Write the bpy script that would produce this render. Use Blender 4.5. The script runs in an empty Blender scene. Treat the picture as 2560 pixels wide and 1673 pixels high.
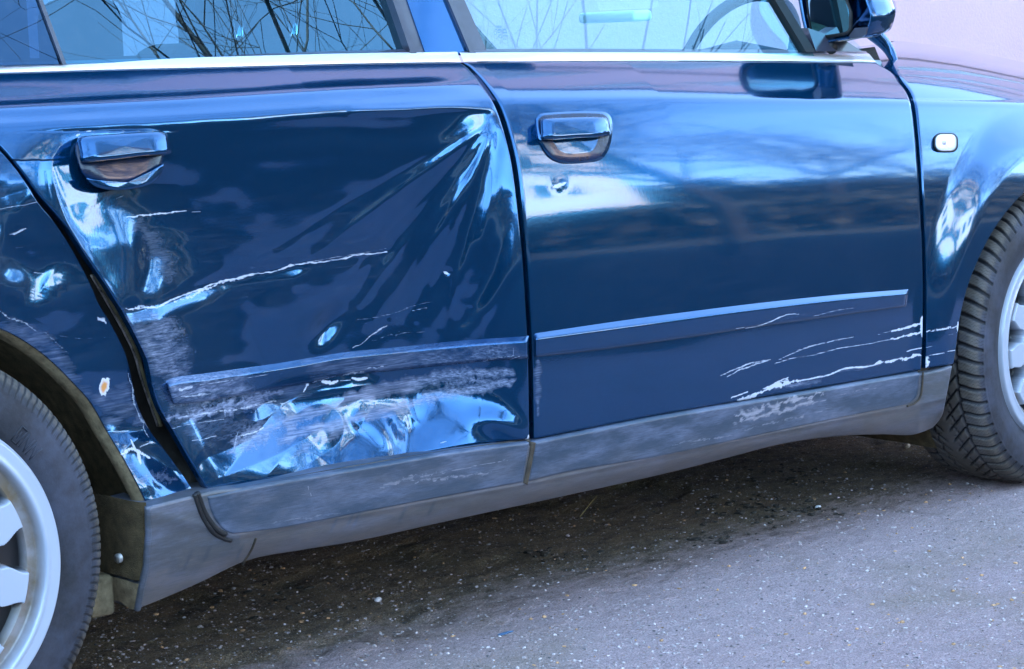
import bpy, math, random
import numpy as np
from mathutils import Matrix, Vector
random.seed(7); rng = np.random.default_rng(7)
SC = bpy.context.scene
COL = SC.collection
# ------------------------------------------------------------------ camera
FPX, CX, CY = 5264.0, 1280.0, 836.5
CAM = np.array([-1.182, -2.607, 0.997]); YAW, PIT, ROL = 0.7161, 0.1394, -0.0361
_F = np.array([math.sin(YAW)*math.cos(PIT), math.cos(YAW)*math.cos(PIT), -math.sin(PIT)])
_R = np.array([math.cos(YAW), -math.sin(YAW), 0.0]); _U = np.cross(_R, _F)
_c, _s = math.cos(ROL), math.sin(ROL)
RGT = _c*_R+_s*_U; UPV = -_s*_R+_c*_U
cd = bpy.data.cameras.new('camera'); cam = bpy.data.objects.new('camera', cd); COL.objects.link(cam)
cd.sensor_width = 36; cd.lens = FPX/2560*36; cd.clip_start = 0.05; cd.clip_end = 2000
M = Matrix.Identity(4)
for i in range(3):
    M[i][0] = RGT[i]; M[i][1] = UPV[i]; M[i][2] = -_F[i]; M[i][3] = CAM[i]
cam.matrix_world = M; SC.camera = cam
# ------------------------------------------------------------------ light
SUN_EL, SUN_AZ = math.radians(48), math.radians(-24)      # azimuth from +Y toward +X
W = bpy.data.worlds.new('World'); SC.world = W; W.use_nodes = True
nt = W.node_tree; nt.nodes.clear()
def N(tree, t, **k):
    n = tree.nodes.new(t)
    for a, b in k.items(): setattr(n, a, b)
    return n
out = N(nt, 'ShaderNodeOutputWorld'); bg = N(nt, 'ShaderNodeBackground'); sky = N(nt, 'ShaderNodeTexSky')
sky.sky_type = 'NISHITA'; sky.sun_disc = False; sky.sun_elevation = SUN_EL; sky.sun_rotation = SUN_AZ
sky.ozone_density = 3.0; sky.air_density = 1.0; sky.dust_density = 0.25
hs = N(nt, 'ShaderNodeHueSaturation'); hs.inputs['Saturation'].default_value = .90; hs.inputs['Hue'].default_value = .487; hs.inputs['Value'].default_value = 1.0
tc = N(nt, 'ShaderNodeTexCoord'); mp = N(nt, 'ShaderNodeMapping'); mp.inputs['Scale'].default_value = (2.2, 2.2, 6.5)
cn = N(nt, 'ShaderNodeTexNoise'); cn.inputs['Scale'].default_value = 2.2; cn.inputs['Detail'].default_value = 8; cn.inputs['Roughness'].default_value = .62
cr = N(nt, 'ShaderNodeMapRange'); cr.inputs[1].default_value = .50; cr.inputs[2].default_value = .80
sz = N(nt, 'ShaderNodeSeparateXYZ'); hr = N(nt, 'ShaderNodeMapRange'); hr.inputs[1].default_value = .75; hr.inputs[2].default_value = .12; hr.inputs[3].default_value = .05; hr.inputs[4].default_value = .16
mu = N(nt, 'ShaderNodeMath', operation='MULTIPLY'); mx = N(nt, 'ShaderNodeMix', data_type='RGBA')
L = nt.links.new
L(sky.outputs[0], hs.inputs['Color']); L(tc.outputs['Generated'], mp.inputs[0]); L(mp.outputs[0], cn.inputs[0]); L(cn.outputs[0], cr.inputs[0])
L(tc.outputs['Generated'], sz.inputs[0]); L(sz.outputs[2], hr.inputs[0]); L(cr.outputs[0], mu.inputs[0]); L(hr.outputs[0], mu.inputs[1])
L(mu.outputs[0], mx.inputs[0]); L(hs.outputs[0], mx.inputs[6]); mx.inputs[7].default_value = (6.5, 7.2, 9.0, 1)
L(mx.outputs[2], bg.inputs[0]); bg.inputs[1].default_value = 0.12; L(bg.outputs[0], out.inputs[0])
sd = bpy.data.lights.new('sun', 'SUN'); sun = bpy.data.objects.new('sun', sd); COL.objects.link(sun)
sd.energy = 4.8; sd.angle = math.radians(.6); sd.color = (1, .95, .88)
to_sun = Vector((math.sin(SUN_AZ)*math.cos(SUN_EL), math.cos(SUN_AZ)*math.cos(SUN_EL), math.sin(SUN_EL)))
sun.rotation_euler = to_sun.to_track_quat('Z', 'Y').to_euler(); sun.location = (0, 20, 20)
vs = SC.view_settings; vs.view_transform = 'Standard'; vs.look = 'None'; vs.gamma = 1; vs.use_curve_mapping = False
vs.exposure = 3.85
# ------------------------------------------------------------------ helpers: objects
def tag(o, label=None, cat=None, group=None, kind=None):
    if label: o['label'] = label
    if cat: o['category'] = cat
    if group: o['group'] = group
    if kind: o['kind'] = kind
    return o
def empty(name, loc=(0, 0, 0), parent=None):
    o = bpy.data.objects.new(name, None); COL.objects.link(o); o.location = loc
    if parent: o.parent = parent
    return o
def mesh_obj(name, verts, faces, mat, parent=None, smooth=True, attrs=None):
    me = bpy.data.meshes.new(name)
    if isinstance(faces, np.ndarray):
        nv, nf, k = len(verts), len(faces), faces.shape[1]
        me.vertices.add(nv); me.vertices.foreach_set('co', np.asarray(verts, np.float32).ravel())
        me.loops.add(nf*k); me.loops.foreach_set('vertex_index', faces.astype(np.int32).ravel())
        me.polygons.add(nf); me.polygons.foreach_set('loop_start', np.arange(0, nf*k, k, dtype=np.int32))
        me.polygons.foreach_set('loop_total', np.full(nf, k, np.int32))
        me.update(calc_edges=True)
    else:
        me.from_pydata([tuple(v) for v in verts], [], faces)
    me.polygons.foreach_set('use_smooth', [smooth]*len(me.polygons))
    for k, a in (attrs or {}).items():
        at = me.attributes.new(k, 'FLOAT', 'POINT'); at.data.foreach_set('value', np.asarray(a, np.float32))
    if mat:
        for m in (mat if isinstance(mat, (list, tuple)) else [mat]): me.materials.append(m)
    o = bpy.data.objects.new(name, me); COL.objects.link(o)
    if parent: o.parent = parent
    return o
def grid_faces(n, m, close_i=False, close_j=False, base=0):
    I, J = np.meshgrid(np.arange(n if close_i else n-1), np.arange(m if close_j else m-1), indexing='ij')
    I2, J2 = (I+1) % n, (J+1) % m
    return (np.stack([I*m+J, I2*m+J, I2*m+J2, I*m+J2], -1).reshape(-1, 4))+base
class MB:
    def __init__(s): s.v = []; s.f = []
    def add(s, v, f):
        b = len(s.v); s.v += [tuple(x) for x in v]; s.f += [tuple(i+b for i in q) for q in f]; return s
    def box(s, x0, x1, y0, y1, z0, z1, bev=0.0):
        if bev <= 0:
            v = [(x, y, z) for x in (x0, x1) for y in (y0, y1) for z in (z0, z1)]
            f = [(0, 1, 3, 2), (4, 6, 7, 5), (0, 4, 5, 1), (2, 3, 7, 6), (0, 2, 6, 4), (1, 5, 7, 3)]
            return s.add(v, f)
        import bmesh
        bm = bmesh.new(); bmesh.ops.create_cube(bm, size=1)
        for w in bm.verts: w.co = ((x0+x1)/2+w.co.x*(x1-x0), (y0+y1)/2+w.co.y*(y1-y0), (z0+z1)/2+w.co.z*(z1-z0))
        bmesh.ops.bevel(bm, geom=bm.edges[:], offset=bev, segments=3, affect='EDGES', profile=.5)
        bm.verts.index_update(); s.add([w.co[:] for w in bm.verts], [[w.index for w in f.verts] for f in bm.faces]); bm.free(); return s
    def tube(s, pts, rad, n=8, cap=True):
        pts = [Vector(p) for p in pts]; rings = []
        for i, p in enumerate(pts):
            d = (pts[min(i+1, len(pts)-1)]-pts[max(i-1, 0)]).normalized()
            u = d.orthogonal().normalized() if i == 0 else (u-d*u.dot(d)).normalized()
            w = d.cross(u); r = rad[i] if hasattr(rad, '__len__') else rad
            rings.append([p+(u*math.cos(2*math.pi*k/n)+w*math.sin(2*math.pi*k/n))*r for k in range(n)])
        v = [q for R_ in rings for q in R_]
        f = [(i*n+k, i*n+(k+1) % n, (i+1)*n+(k+1) % n, (i+1)*n+k) for i in range(len(pts)-1) for k in range(n)]
        if cap: f += [tuple(range(n))[::-1], tuple(range((len(pts)-1)*n, len(pts)*n))]
        return s.add(v, f)
    def build(s, name, mat, parent=None, smooth=False): return mesh_obj(name, s.v, s.f, mat, parent, smooth)
# ------------------------------------------------------------------ helpers: noise
def _h(i, j, sd):
    n = (i.astype(np.int64)*374761393+j.astype(np.int64)*668265263+sd*982451653) & 0x7fffffff
    n = ((n ^ (n >> 13))*1274126177) & 0x7fffffff
    return ((n ^ (n >> 16)) & 0xffff)/65535.0
def vn(x, y, sd=0):
    xi, yi = np.floor(x), np.floor(y); fx, fy = x-xi, y-yi
    fx = fx*fx*fx*(fx*(fx*6-15)+10); fy = fy*fy*fy*(fy*(fy*6-15)+10)
    a = _h(xi, yi, sd)*(1-fx)+_h(xi+1, yi, sd)*fx; b = _h(xi, yi+1, sd)*(1-fx)+_h(xi+1, yi+1, sd)*fx
    return a*(1-fy)+b*fy
def fbm(x, y, sd=0, o=4, g=.5):
    t = 0; a = 1; n = 0
    for k in range(o): t = t+a*vn(x*2**k+17.3*k, y*2**k-9.1*k, sd+k); n += a; a *= g
    return t/n
def sst(a, b, x):
    t = np.clip((x-a)/(b-a), 0, 1); return t*t*(3-2*t)
# ------------------------------------------------------------------ car side geometry
def ray(px, py):
    px, py = np.asarray(px, float), np.asarray(py, float)
    d = _F+((px-CX)/FPX)[..., None]*RGT-((py-CY)/FPX)[..., None]*UPV
    return d
def at(px, py, axis, val):                  # where the line of sight through a traced point meets an axis plane
    d = ray(px, py); t = (val-CAM[axis])/d[..., axis]; return CAM+d*np.asarray(t)[..., None]
def proj(P):
    d = np.asarray(P)-CAM; z = d@_F; return CX+FPX*(d@RGT)/z, CY-FPX*(d@UPV)/z
_cr = np.array([(-500, 332), (-300, 322), (0, 310), (450, 288), (850, 262), (1150, 250), (1330, 243), (1700, 240), (2280, 249), (2560, 255), (2900, 264)], float)
_tp = np.array([(-500, 200), (-300, 192), (0, 182), (560, 167), (1140, 154), (1700, 153), (2190, 155), (2400, 174), (2560, 190), (2900, 215)], float)
_pc = at(_cr[:, 0], _cr[:, 1], 1, 0.012); _pt = at(_tp[:, 0], _tp[:, 1], 1, 0.105)
def Zc(X): return np.interp(X, _pc[:, 0], _pc[:, 2])
def Zt(X): return np.interp(X, _pt[:, 0], _pt[:, 2])
_d = np.linspace(0, .9, 901)
_th = np.interp(_d, [0, .006, .012, .03, .06, .10, .14, .20, .30, .42, .55, .66, .9], [48, 36, 24, 21, 18, 13.5, 10, 5, .5, -2, -5.5, -9, -22])
_yl = -np.concatenate([[0], np.cumsum(np.tan(np.radians(_th[:-1]))*.001)]); _yl -= _yl.min()
YC = _yl[0]
_v = np.linspace(0, 2.4, 481)
_g = np.concatenate([[0], np.cumsum(np.interp(_v[:-1], [0, .25, .6, 1, 1.3, 1.6, 2.0, 2.4], [1.15, 1.27, 1.38, 1.50, 2.3, 4.0, 6.5, 9])*.005)])
def S(X, Z):
    zc, zt = Zc(X), Zt(X); H = np.maximum(zt-zc, .02)
    lo = np.interp(zc-Z, _d, _yl); up = YC+H*np.interp((Z-zc)/H, _v, _g)
    Y = np.where(Z > zc, up, lo)+(X-1.35)**2/(2*26)
    r1 = np.hypot(X-2.65, Z-.33); Y = Y-.022*sst(.50, .385, r1)*sst(.0, .12, zc-Z+.02)
    r0 = np.hypot(X-.0, Z-.33); Y = Y-.012*sst(.50, .39, r0)
    return Y
def surf(px, py, off=0.0, disp=None):       # traced outline point -> point on the car's side (disp: dent depth)
    d = ray(px, py); Y = np.zeros(d.shape[:-1]); D = 0
    if disp is not None: D = disp(np.asarray(px, float), np.asarray(py, float))
    for k in range(24):
        t = (Y-CAM[1])/d[..., 1]; P = CAM+d*t[..., None]; Yn = S(P[..., 0], P[..., 2])+D-off
        Y = Y+.75*(Yn-Y)
    t = (Y-CAM[1])/d[..., 1]; return CAM+d*t[..., None]
def poly(pts, n, smooth=True):
    p = np.array(pts, float)
    if smooth and len(p) > 2:                # Catmull-Rom
        q = np.vstack([2*p[0]-p[1], p, 2*p[-1]-p[-2]]); o = []
        for i in range(1, len(q)-2):
            t = np.linspace(0, 1, 12, endpoint=False)[:, None]; a, b, c, e = q[i-1], q[i], q[i+1], q[i+2]
            o.append(.5*((2*b)+(-a+c)*t+(2*a-5*b+4*c-e)*t*t+(-a+3*b-3*c+e)*t**3))
        p = np.vstack(o+[q[-2:-1]])
    s = np.concatenate([[0], np.cumsum(np.hypot(*np.diff(p, axis=0).T))]); u = np.linspace(0, s[-1], n)
    return np.stack([np.interp(u, s, p[:, 0]), np.interp(u, s, p[:, 1])], -1)
def coons(bot, top, lef, rig, nu, nv, smooth=True):
    b, t = poly(bot, nu, smooth), poly(top, nu, smooth); l, r = poly(lef, nv, smooth), poly(rig, nv, smooth)
    u = np.linspace(0, 1, nu)[:, None, None]; v = np.linspace(0, 1, nv)[None, :, None]
    return ((1-v)*b[:, None]+v*t[:, None]+(1-u)*l[None]+u*r[None]
            - ((1-u)*(1-v)*b[0]+u*(1-v)*b[-1]+(1-u)*v*t[0]+u*v*t[-1]))
def segdist(Q, pts, closed=False, cut=None):
    p = np.array(pts, float)
    if closed: p = np.vstack([p, p[:1]])
    D = np.full(len(Q), 1e9); T = np.zeros(len(Q)); s0 = 0
    for a, b in zip(p[:-1], p[1:]):
        ab = b-a; L2 = ab@ab+1e-9; t = np.clip(((Q-a)@ab)/L2, 0, 1); d = np.hypot(*(Q-a-t[:, None]*ab).T)
        m = d < D; D[m] = d[m]; T[m] = (s0+t*math.sqrt(L2))[m]; s0 += math.sqrt(L2)
    return D, T/s0
def inside(Q, pts):
    c = np.zeros(len(Q), bool); p = np.array(pts, float); n = len(p)
    for i in range(n):
        a, b = p[i], p[(i+1) % n]
        m = ((a[1] > Q[:, 1]) != (b[1] > Q[:, 1])) & (Q[:, 0] < (b[0]-a[0])*(Q[:, 1]-a[1])/(b[1]-a[1]+1e-12)+a[0]); c ^= m
    return c
def strokes(Q, L_, sd=1):
    """wear marks: (points, half width px, strength[, roughness of the edge])"""
    out_ = np.zeros(len(Q))
    for k, S_ in enumerate(L_):
        pts, w, a = S_[:3]; jag = S_[3] if len(S_) > 3 else .6
        p = poly(pts, 40) if len(pts) > 2 else np.array(pts, float)
        lo, hi = p.min(0)-4*w-6, p.max(0)+4*w+6
        m = ((Q > lo) & (Q < hi)).all(1)
        if not m.any(): continue
        q = Q[m]+np.stack([fbm(Q[m, 0]/22, Q[m, 1]/22, sd+k, 3)-.5, fbm(Q[m, 0]/22, Q[m, 1]/22, sd+k+50, 3)-.5], -1)*w*2.2*jag
        d, t = segdist(q, p)
        a = a*min(1, (w/1.9))**.5; ww = w*(.35+.65*np.sin(np.pi*np.clip(t, .02, .98))**.5)*(1+jag*(fbm(t*len(p)*1.1, t*0+k, sd, 3)-.5)*2.2)
        out_[m] = np.maximum(out_[m], a*np.clip(1.25-np.abs(d/np.maximum(ww, 1.9)), 0, 1))
    return out_
def patch(Q, pts, soft, a, sd=3, nz=.8, sc=40):
    d, _ = segdist(Q, pts, True); s = np.where(inside(Q, pts), d, -d)
    n = fbm(Q[:, 0]/sc, Q[:, 1]/(sc*.35)+Q[:, 0]/(sc*2), sd, 4)
    return a*np.clip((s/soft+.5), 0, 1)*np.clip(1-nz+nz*2.2*(n-.22), 0, 1)
def panel(name, bot, top, lef, rig, step, mat, parent, off=0.0, disp=None, attrs=None, skirt=.014, smooth=True, edge=.0022, sides='lrtb', base=None):
    L1 = max(np.hypot(*np.diff(np.array(c, float), axis=0).T).sum() for c in (bot, top)); L2 = max(np.hypot(*np.diff(np.array(c, float), axis=0).T).sum() for c in (lef, rig))
    nu, nv = max(3, int(L1/step)), max(3, int(L2/step))
    G = coons(bot, top, lef, rig, nu, nv, smooth); Q = G.reshape(-1, 2)
    P = (base or surf)(Q[:, 0], Q[:, 1], off, disp).reshape(nu, nv, 3)
    I = np.arange(nu)[:, None]*np.ones(nv)[None]; J = np.arange(nv)[None]*np.ones(nu)[:, None]; cx_, cy_ = L1/nu, L2/nv
    dd = np.full((nu, nv), 1e9)
    if 'l' in sides: dd = np.minimum(dd, I*cx_)
    if 'r' in sides: dd = np.minimum(dd, (nu-1-I)*cx_)
    if 'b' in sides: dd = np.minimum(dd, J*cy_)
    if 't' in sides: dd = np.minimum(dd, (nv-1-J)*cy_)
    P[..., 1] += edge*np.clip(1-dd/5.0, 0, 1)**2
    V = P.reshape(-1, 3); F = grid_faces(nu, nv)
    A = {k: v for k, v in (attrs(Q) if attrs else {}).items()}
    loop = np.concatenate([np.arange(nu)*nv, (nu-1)*nv+np.arange(1, nv), (np.arange(nu-2, -1, -1))*nv+nv-1, np.arange(nv-2, 0, -1)])
    sk = V[loop]; sk2 = sk+np.array([0, skirt, 0]); b = len(V); n = len(loop)
    V = np.vstack([V, sk, sk2]); i = np.arange(n); j = (i+1) % n
    F = np.vstack([F, np.stack([b+j, b+n+j, b+n+i, b+i], -1)])
    A = {k: np.concatenate([v, v[loop]*.3, v[loop]*0]) for k, v in A.items()}
    return mesh_obj(name, V, F, mat, parent, True, A)
# ------------------------------------------------------------------ materials
def new_mat(name):
    m = bpy.data.materials.new(name); m.use_nodes = True; t = m.node_tree; b = t.nodes['Principled BSDF']; return m, t, b
def noise(t, scale, detail=5, rough=.55, vec=None, stretch=None, coord='Object', rot=None):
    n = N(t, 'ShaderNodeTexNoise'); n.inputs['Scale'].default_value = scale; n.inputs['Detail'].default_value = detail; n.inputs['Roughness'].default_value = rough
    c = N(t, 'ShaderNodeTexCoord'); mp = N(t, 'ShaderNodeMapping')
    if stretch: mp.inputs['Scale'].default_value = stretch
    if rot: mp.inputs['Rotation'].default_value = rot
    t.links.new(c.outputs[coord], mp.inputs[0]); t.links.new(mp.outputs[0], n.inputs[0]); return n.outputs[0]
def mrange(t, v, a, b, c=0., d=1.):
    n = N(t, 'ShaderNodeMapRange'); t.links.new(v, n.inputs[0])
    for i, x in enumerate((a, b, c, d)): n.inputs[i+1].default_value = x
    return n.outputs[0]
def math_(t, op, a, b):
    n = N(t, 'ShaderNodeMath', operation=op)
    for i, x in enumerate((a, b)):
        if isinstance(x, (int, float)): n.inputs[i].default_value = x
        else: t.links.new(x, n.inputs[i])
    return n.outputs[0]
def mixc(t, f, a, b):
    n = N(t, 'ShaderNodeMix', data_type='RGBA')
    for i, x in ((0, f), (6, a), (7, b)):
        if isinstance(x, (int, float)): n.inputs[i].default_value = x
        elif isinstance(x, tuple): n.inputs[i].default_value = (*x, 1)
        else: t.links.new(x, n.inputs[i])
    return n.outputs[2]
def bump(t, b, h, dist=.002, strength=1):
    n = N(t, 'ShaderNodeBump'); n.inputs['Distance'].default_value = dist; n.inputs['Strength'].default_value = strength
    t.links.new(h, n.inputs['Height']); t.links.new(n.outputs[0], b.inputs['Normal']); return n
def attr(t, n):
    a = N(t, 'ShaderNodeAttribute', attribute_name=n); return a.outputs['Fac']
def simple(name, col, rough=.5, metal=0, spec=.5, var=0, vs=30, bmp=0, bs=200, coat=0, ior=1.5, stretch=None):
    m, t, b = new_mat(name); b.inputs['Base Color'].default_value = (*col, 1); b.inputs['Roughness'].default_value = rough
    b.inputs['Metallic'].default_value = metal; b.inputs['Specular IOR Level'].default_value = spec; b.inputs['IOR'].default_value = ior
    b.inputs['Coat Weight'].default_value = coat
    if var:
        n = noise(t, vs, 6, .6, stretch=stretch); n = mrange(t, n, .3, .7)
        t.links.new(mixc(t, n, tuple(c*(1-var) for c in col), tuple(min(1, c*(1+var)) for c in col)), b.inputs['Base Color'])
    if bmp: bump(t, b, noise(t, bs, 4, .6), bmp)
    return m
def paint_mat():
    m, t, b = new_mat('blue_car_paint'); lk = t.links.new
    b.inputs['Base Color'].default_value = (.0, .060, .165, 1); b.inputs['Metallic'].default_value = .78; b.inputs['Roughness'].default_value = .10
    b.inputs['Coat Weight'].default_value = 1; b.inputs['Coat Roughness'].default_value = .012; b.inputs['Coat IOR'].default_value = 1.42
    b.inputs['IOR'].default_value = 1.45
    W_, H_, R_ = attr(t, 'white'), attr(t, 'haze'), attr(t, 'rust')
    fine = noise(t, 240, 4, .7, stretch=(.28, 1, 3.2), rot=(0, .16, 0)); st = noise(t, 60, 6, .7, stretch=(.22, 3, 6), rot=(0, .14, 0))
    f1 = mrange(t, math_(t, 'SUBTRACT', math_(t, 'MULTIPLY', W_, 1.12), math_(t, 'MULTIPLY', fine, 1.05)), .0, .42)
    sc = N(t, 'ShaderNodeBsdfPrincipled'); sc.inputs['Base Color'].default_value = (.50, .52, .60, 1); sc.inputs['Roughness'].default_value = .6
    hz = mrange(t, math_(t, 'MULTIPLY', H_, mrange(t, st, .28, .75, .25, 1.5)), .03, .88, 0, .88)
    hzs = N(t, 'ShaderNodeBsdfPrincipled'); hzs.inputs['Roughness'].default_value = .5; hzs.inputs['Specular IOR Level'].default_value = .6
    lk(mixc(t, mrange(t, st, .4, .7), (.08, .11, .19), (.27, .30, .42)), hzs.inputs['Base Color'])
    ru = N(t, 'ShaderNodeBsdfPrincipled'); ru.inputs['Roughness'].default_value = .8
    lk(mixc(t, mrange(t, R_, .55, .95), (.62, .62, .68), (.60, .25, .07)), ru.inputs['Base Color'])
    # thin road dust speckle
    dz = mrange(t, noise(t, 700, 2, .6), .62, .74, 0, .05)
    hz2 = math_(t, 'MAXIMUM', hz, dz)
    m1 = N(t, 'ShaderNodeMixShader'); lk(hz2, m1.inputs[0]); lk(b.outputs[0], m1.inputs[1]); lk(hzs.outputs[0], m1.inputs[2])
    m2 = N(t, 'ShaderNodeMixShader'); lk(f1, m2.inputs[0]); lk(m1.outputs[0], m2.inputs[1]); lk(sc.outputs[0], m2.inputs[2])
    m3 = N(t, 'ShaderNodeMixShader'); lk(mrange(t, R_, .35, .45), m3.inputs[0]); lk(m2.outputs[0], m3.inputs[1]); lk(ru.outputs[0], m3.inputs[2])
    o = t.nodes['Material Output']; lk(m3.outputs[0], o.inputs[0])
    bn = N(t, 'ShaderNodeBump'); bn.inputs['Distance'].default_value = .00022; bn.inputs['Strength'].default_value = .28
    lk(noise(t, 330, 2, .5), bn.inputs['Height']); lk(bn.outputs[0], b.inputs['Normal'])
    cb = N(t, 'ShaderNodeBump'); cb.inputs['Distance'].default_value = .00012; cb.inputs['Strength'].default_value = .22
    lk(noise(t, 260, 2, .5), cb.inputs['Height']); lk(cb.outputs[0], b.inputs['Coat Normal'])
    return m
def cladding_mat(name, c0, c1, dust):
    m, t, b = new_mat(name); lk = t.links.new
    W_, H_ = attr(t, 'white'), attr(t, 'haze')
    sw = mrange(t, noise(t, 9, 7, .62, stretch=(1, 2, 3.2), rot=(0, .35, 0)), .42, .68); fl = noise(t, 90, 5, .65, stretch=(.5, 2, 5), rot=(0, .2, 0))
    c = mixc(t, mrange(t, fl, .35, .7, 0, .6), c0, c1); c = mixc(t, math_(t, 'MULTIPLY', sw, mrange(t, fl, .3, .6, .2, .75)), c, (.15, .17, .25))
    c = mixc(t, math_(t, 'MULTIPLY', H_, mrange(t, fl, .25, .7, .35, 1.0)), c, dust)
    c = mixc(t, mrange(t, math_(t, 'SUBTRACT', W_, math_(t, 'MULTIPLY', noise(t, 150, 5, .7, stretch=(.3, 1, 3), rot=(0, .2, 0)), .95)), -.05, .35, 0, .85), c, (.36, .34, .38))
    lk(c, b.inputs['Base Color']); b.inputs['Roughness'].default_value = .42; b.inputs['Specular IOR Level'].default_value = .55
    bump(t, b, noise(t, 500, 2), .0004, .5); return m
PAINT = paint_mat()
CLAD = cladding_mat('grey_plastic_cladding', (.024, .042, .068), (.042, .065, .10), (.14, .125, .13))
SILL = cladding_mat('dusty_sill_plastic', (.052, .060, .070), (.075, .080, .09), (.15, .125, .115))
CHROME = simple('satin_aluminium_trim', (.92, .88, .88), .25, .35, coat=.3); STEEL = simple('bright_steel', (.9, .9, .9), .1, 1)
BLACK = simple('black_rubber', (.006, .006, .007), .6, var=.5, vs=40)
DARKT = simple('dark_window_trim', (.035, .035, .05), .28, coat=.6, var=.2)
PGLOSS = simple('gloss_pillar_cover', (.0, .085, .24), .1, .85, coat=1); PGLOSS.node_tree.nodes['Principled BSDF'].inputs['Coat IOR'].default_value = 1.45; PGLOSS.node_tree.nodes['Principled BSDF'].inputs['Coat Roughness'].default_value = .06
JAMB = simple('dirty_door_jamb', (.016, .014, .012), .45, var=.95, vs=14, bmp=.002, bs=60)
SEAM = simple('muddy_seam', (.05, .035, .022), .8, var=.5, vs=60)
FELT = simple('brown_felt_liner', (.085, .062, .032), .95, var=.45, vs=45, bmp=.003, bs=420, spec=.2)
MUD = simple('dusty_lip', (.19, .145, .085), .9, var=.4, vs=60, bmp=.002, bs=300, spec=.2)
RUB = None
def rubber_mat():
    m, t, b = new_mat('tyre_rubber'); lk = t.links.new
    a = mrange(t, noise(t, 7, 7, .68), .42, .72); f = mrange(t, noise(t, 120, 4, .6), .3, .75)
    c = mixc(t, f, (.014, .015, .020), (.026, .027, .035)); c = mixc(t, math_(t, 'MULTIPLY', a, .8), c, (.065, .075, .115))
    c = mixc(t, attr(t, 'haze'), c, (.13, .105, .075)); c = mixc(t, attr(t, 'white'), c, (.006, .006, .007))
    lk(c, b.inputs['Base Color']); b.inputs['Roughness'].default_value = .62; b.inputs['Specular IOR Level'].default_value = .35
    bump(t, b, noise(t, 350, 3), .0006, .5); return m
RUB = rubber_mat()
def hub_mat():
    m, t, b = new_mat('silver_wheel_cover'); lk = t.links.new
    d = attr(t, 'haze'); n = noise(t, 25, 5, .6)
    c = mixc(t, math_(t, 'MULTIPLY', d, mrange(t, n, .25, .6, .5, 1)), (.38, .42, .50), (.17, .12, .07)); c = mixc(t, attr(t, 'white'), c, (.01, .01, .012))
    lk(c, b.inputs['Base Color']); b.inputs['Metallic'].default_value = .15; b.inputs['Roughness'].default_value = .38; b.inputs['Coat Weight'].default_value = .4
    return m
HUB = hub_mat()
def glass_mat(name, tint, ior=1.75, dirt=.02, gc=(1, 1, 1)):
    m, t, b = new_mat(name); t.nodes.remove(b); lk = t.links.new
    tr = N(t, 'ShaderNodeBsdfTransparent'); tr.inputs[0].default_value = (*tint, 1)
    gl = N(t, 'ShaderNodeBsdfGlossy'); gl.inputs['Roughness'].default_value = .0; gl.inputs[0].default_value = (*gc, 1)
    fr = N(t, 'ShaderNodeFresnel'); ge = N(t, 'ShaderNodeNewGeometry'); lk(mrange(t, ge.outputs['Backfacing'], 0, 1, ior, 1/ior), fr.inputs[0])
    mi = N(t, 'ShaderNodeMixShader'); lk(fr.outputs[0], mi.inputs[0]); lk(tr.outputs[0], mi.inputs[1]); lk(gl.outputs[0], mi.inputs[2])
    df = N(t, 'ShaderNodeBsdfDiffuse'); df.inputs[0].default_value = (.4, .45, .5, 1)
    m2 = N(t, 'ShaderNodeMixShader'); lk(mrange(t, noise(t, 60, 6, .7), .5, .8, 0, dirt*2), m2.inputs[0]); lk(mi.outputs[0], m2.inputs[1]); lk(df.outputs[0], m2.inputs[2])
    lk(m2.outputs[0], t.nodes['Material Output'].inputs[0]); return m
GLASS = glass_mat('tinted_side_glass', (.55, .92, 1.0), gc=(.7, .92, 1)); GLASSR = glass_mat('blue_tinted_rear_glass', (.12, .34, .44), 2.1, gc=(.38, .74, 1)); GLASSD = glass_mat('dark_quarter_glass', (.02, .07, .14), 1.9, gc=(.3, .6, 1)); GLASSC = glass_mat('clear_screen_glass', (.8, .93, .97), 1.5)
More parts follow.
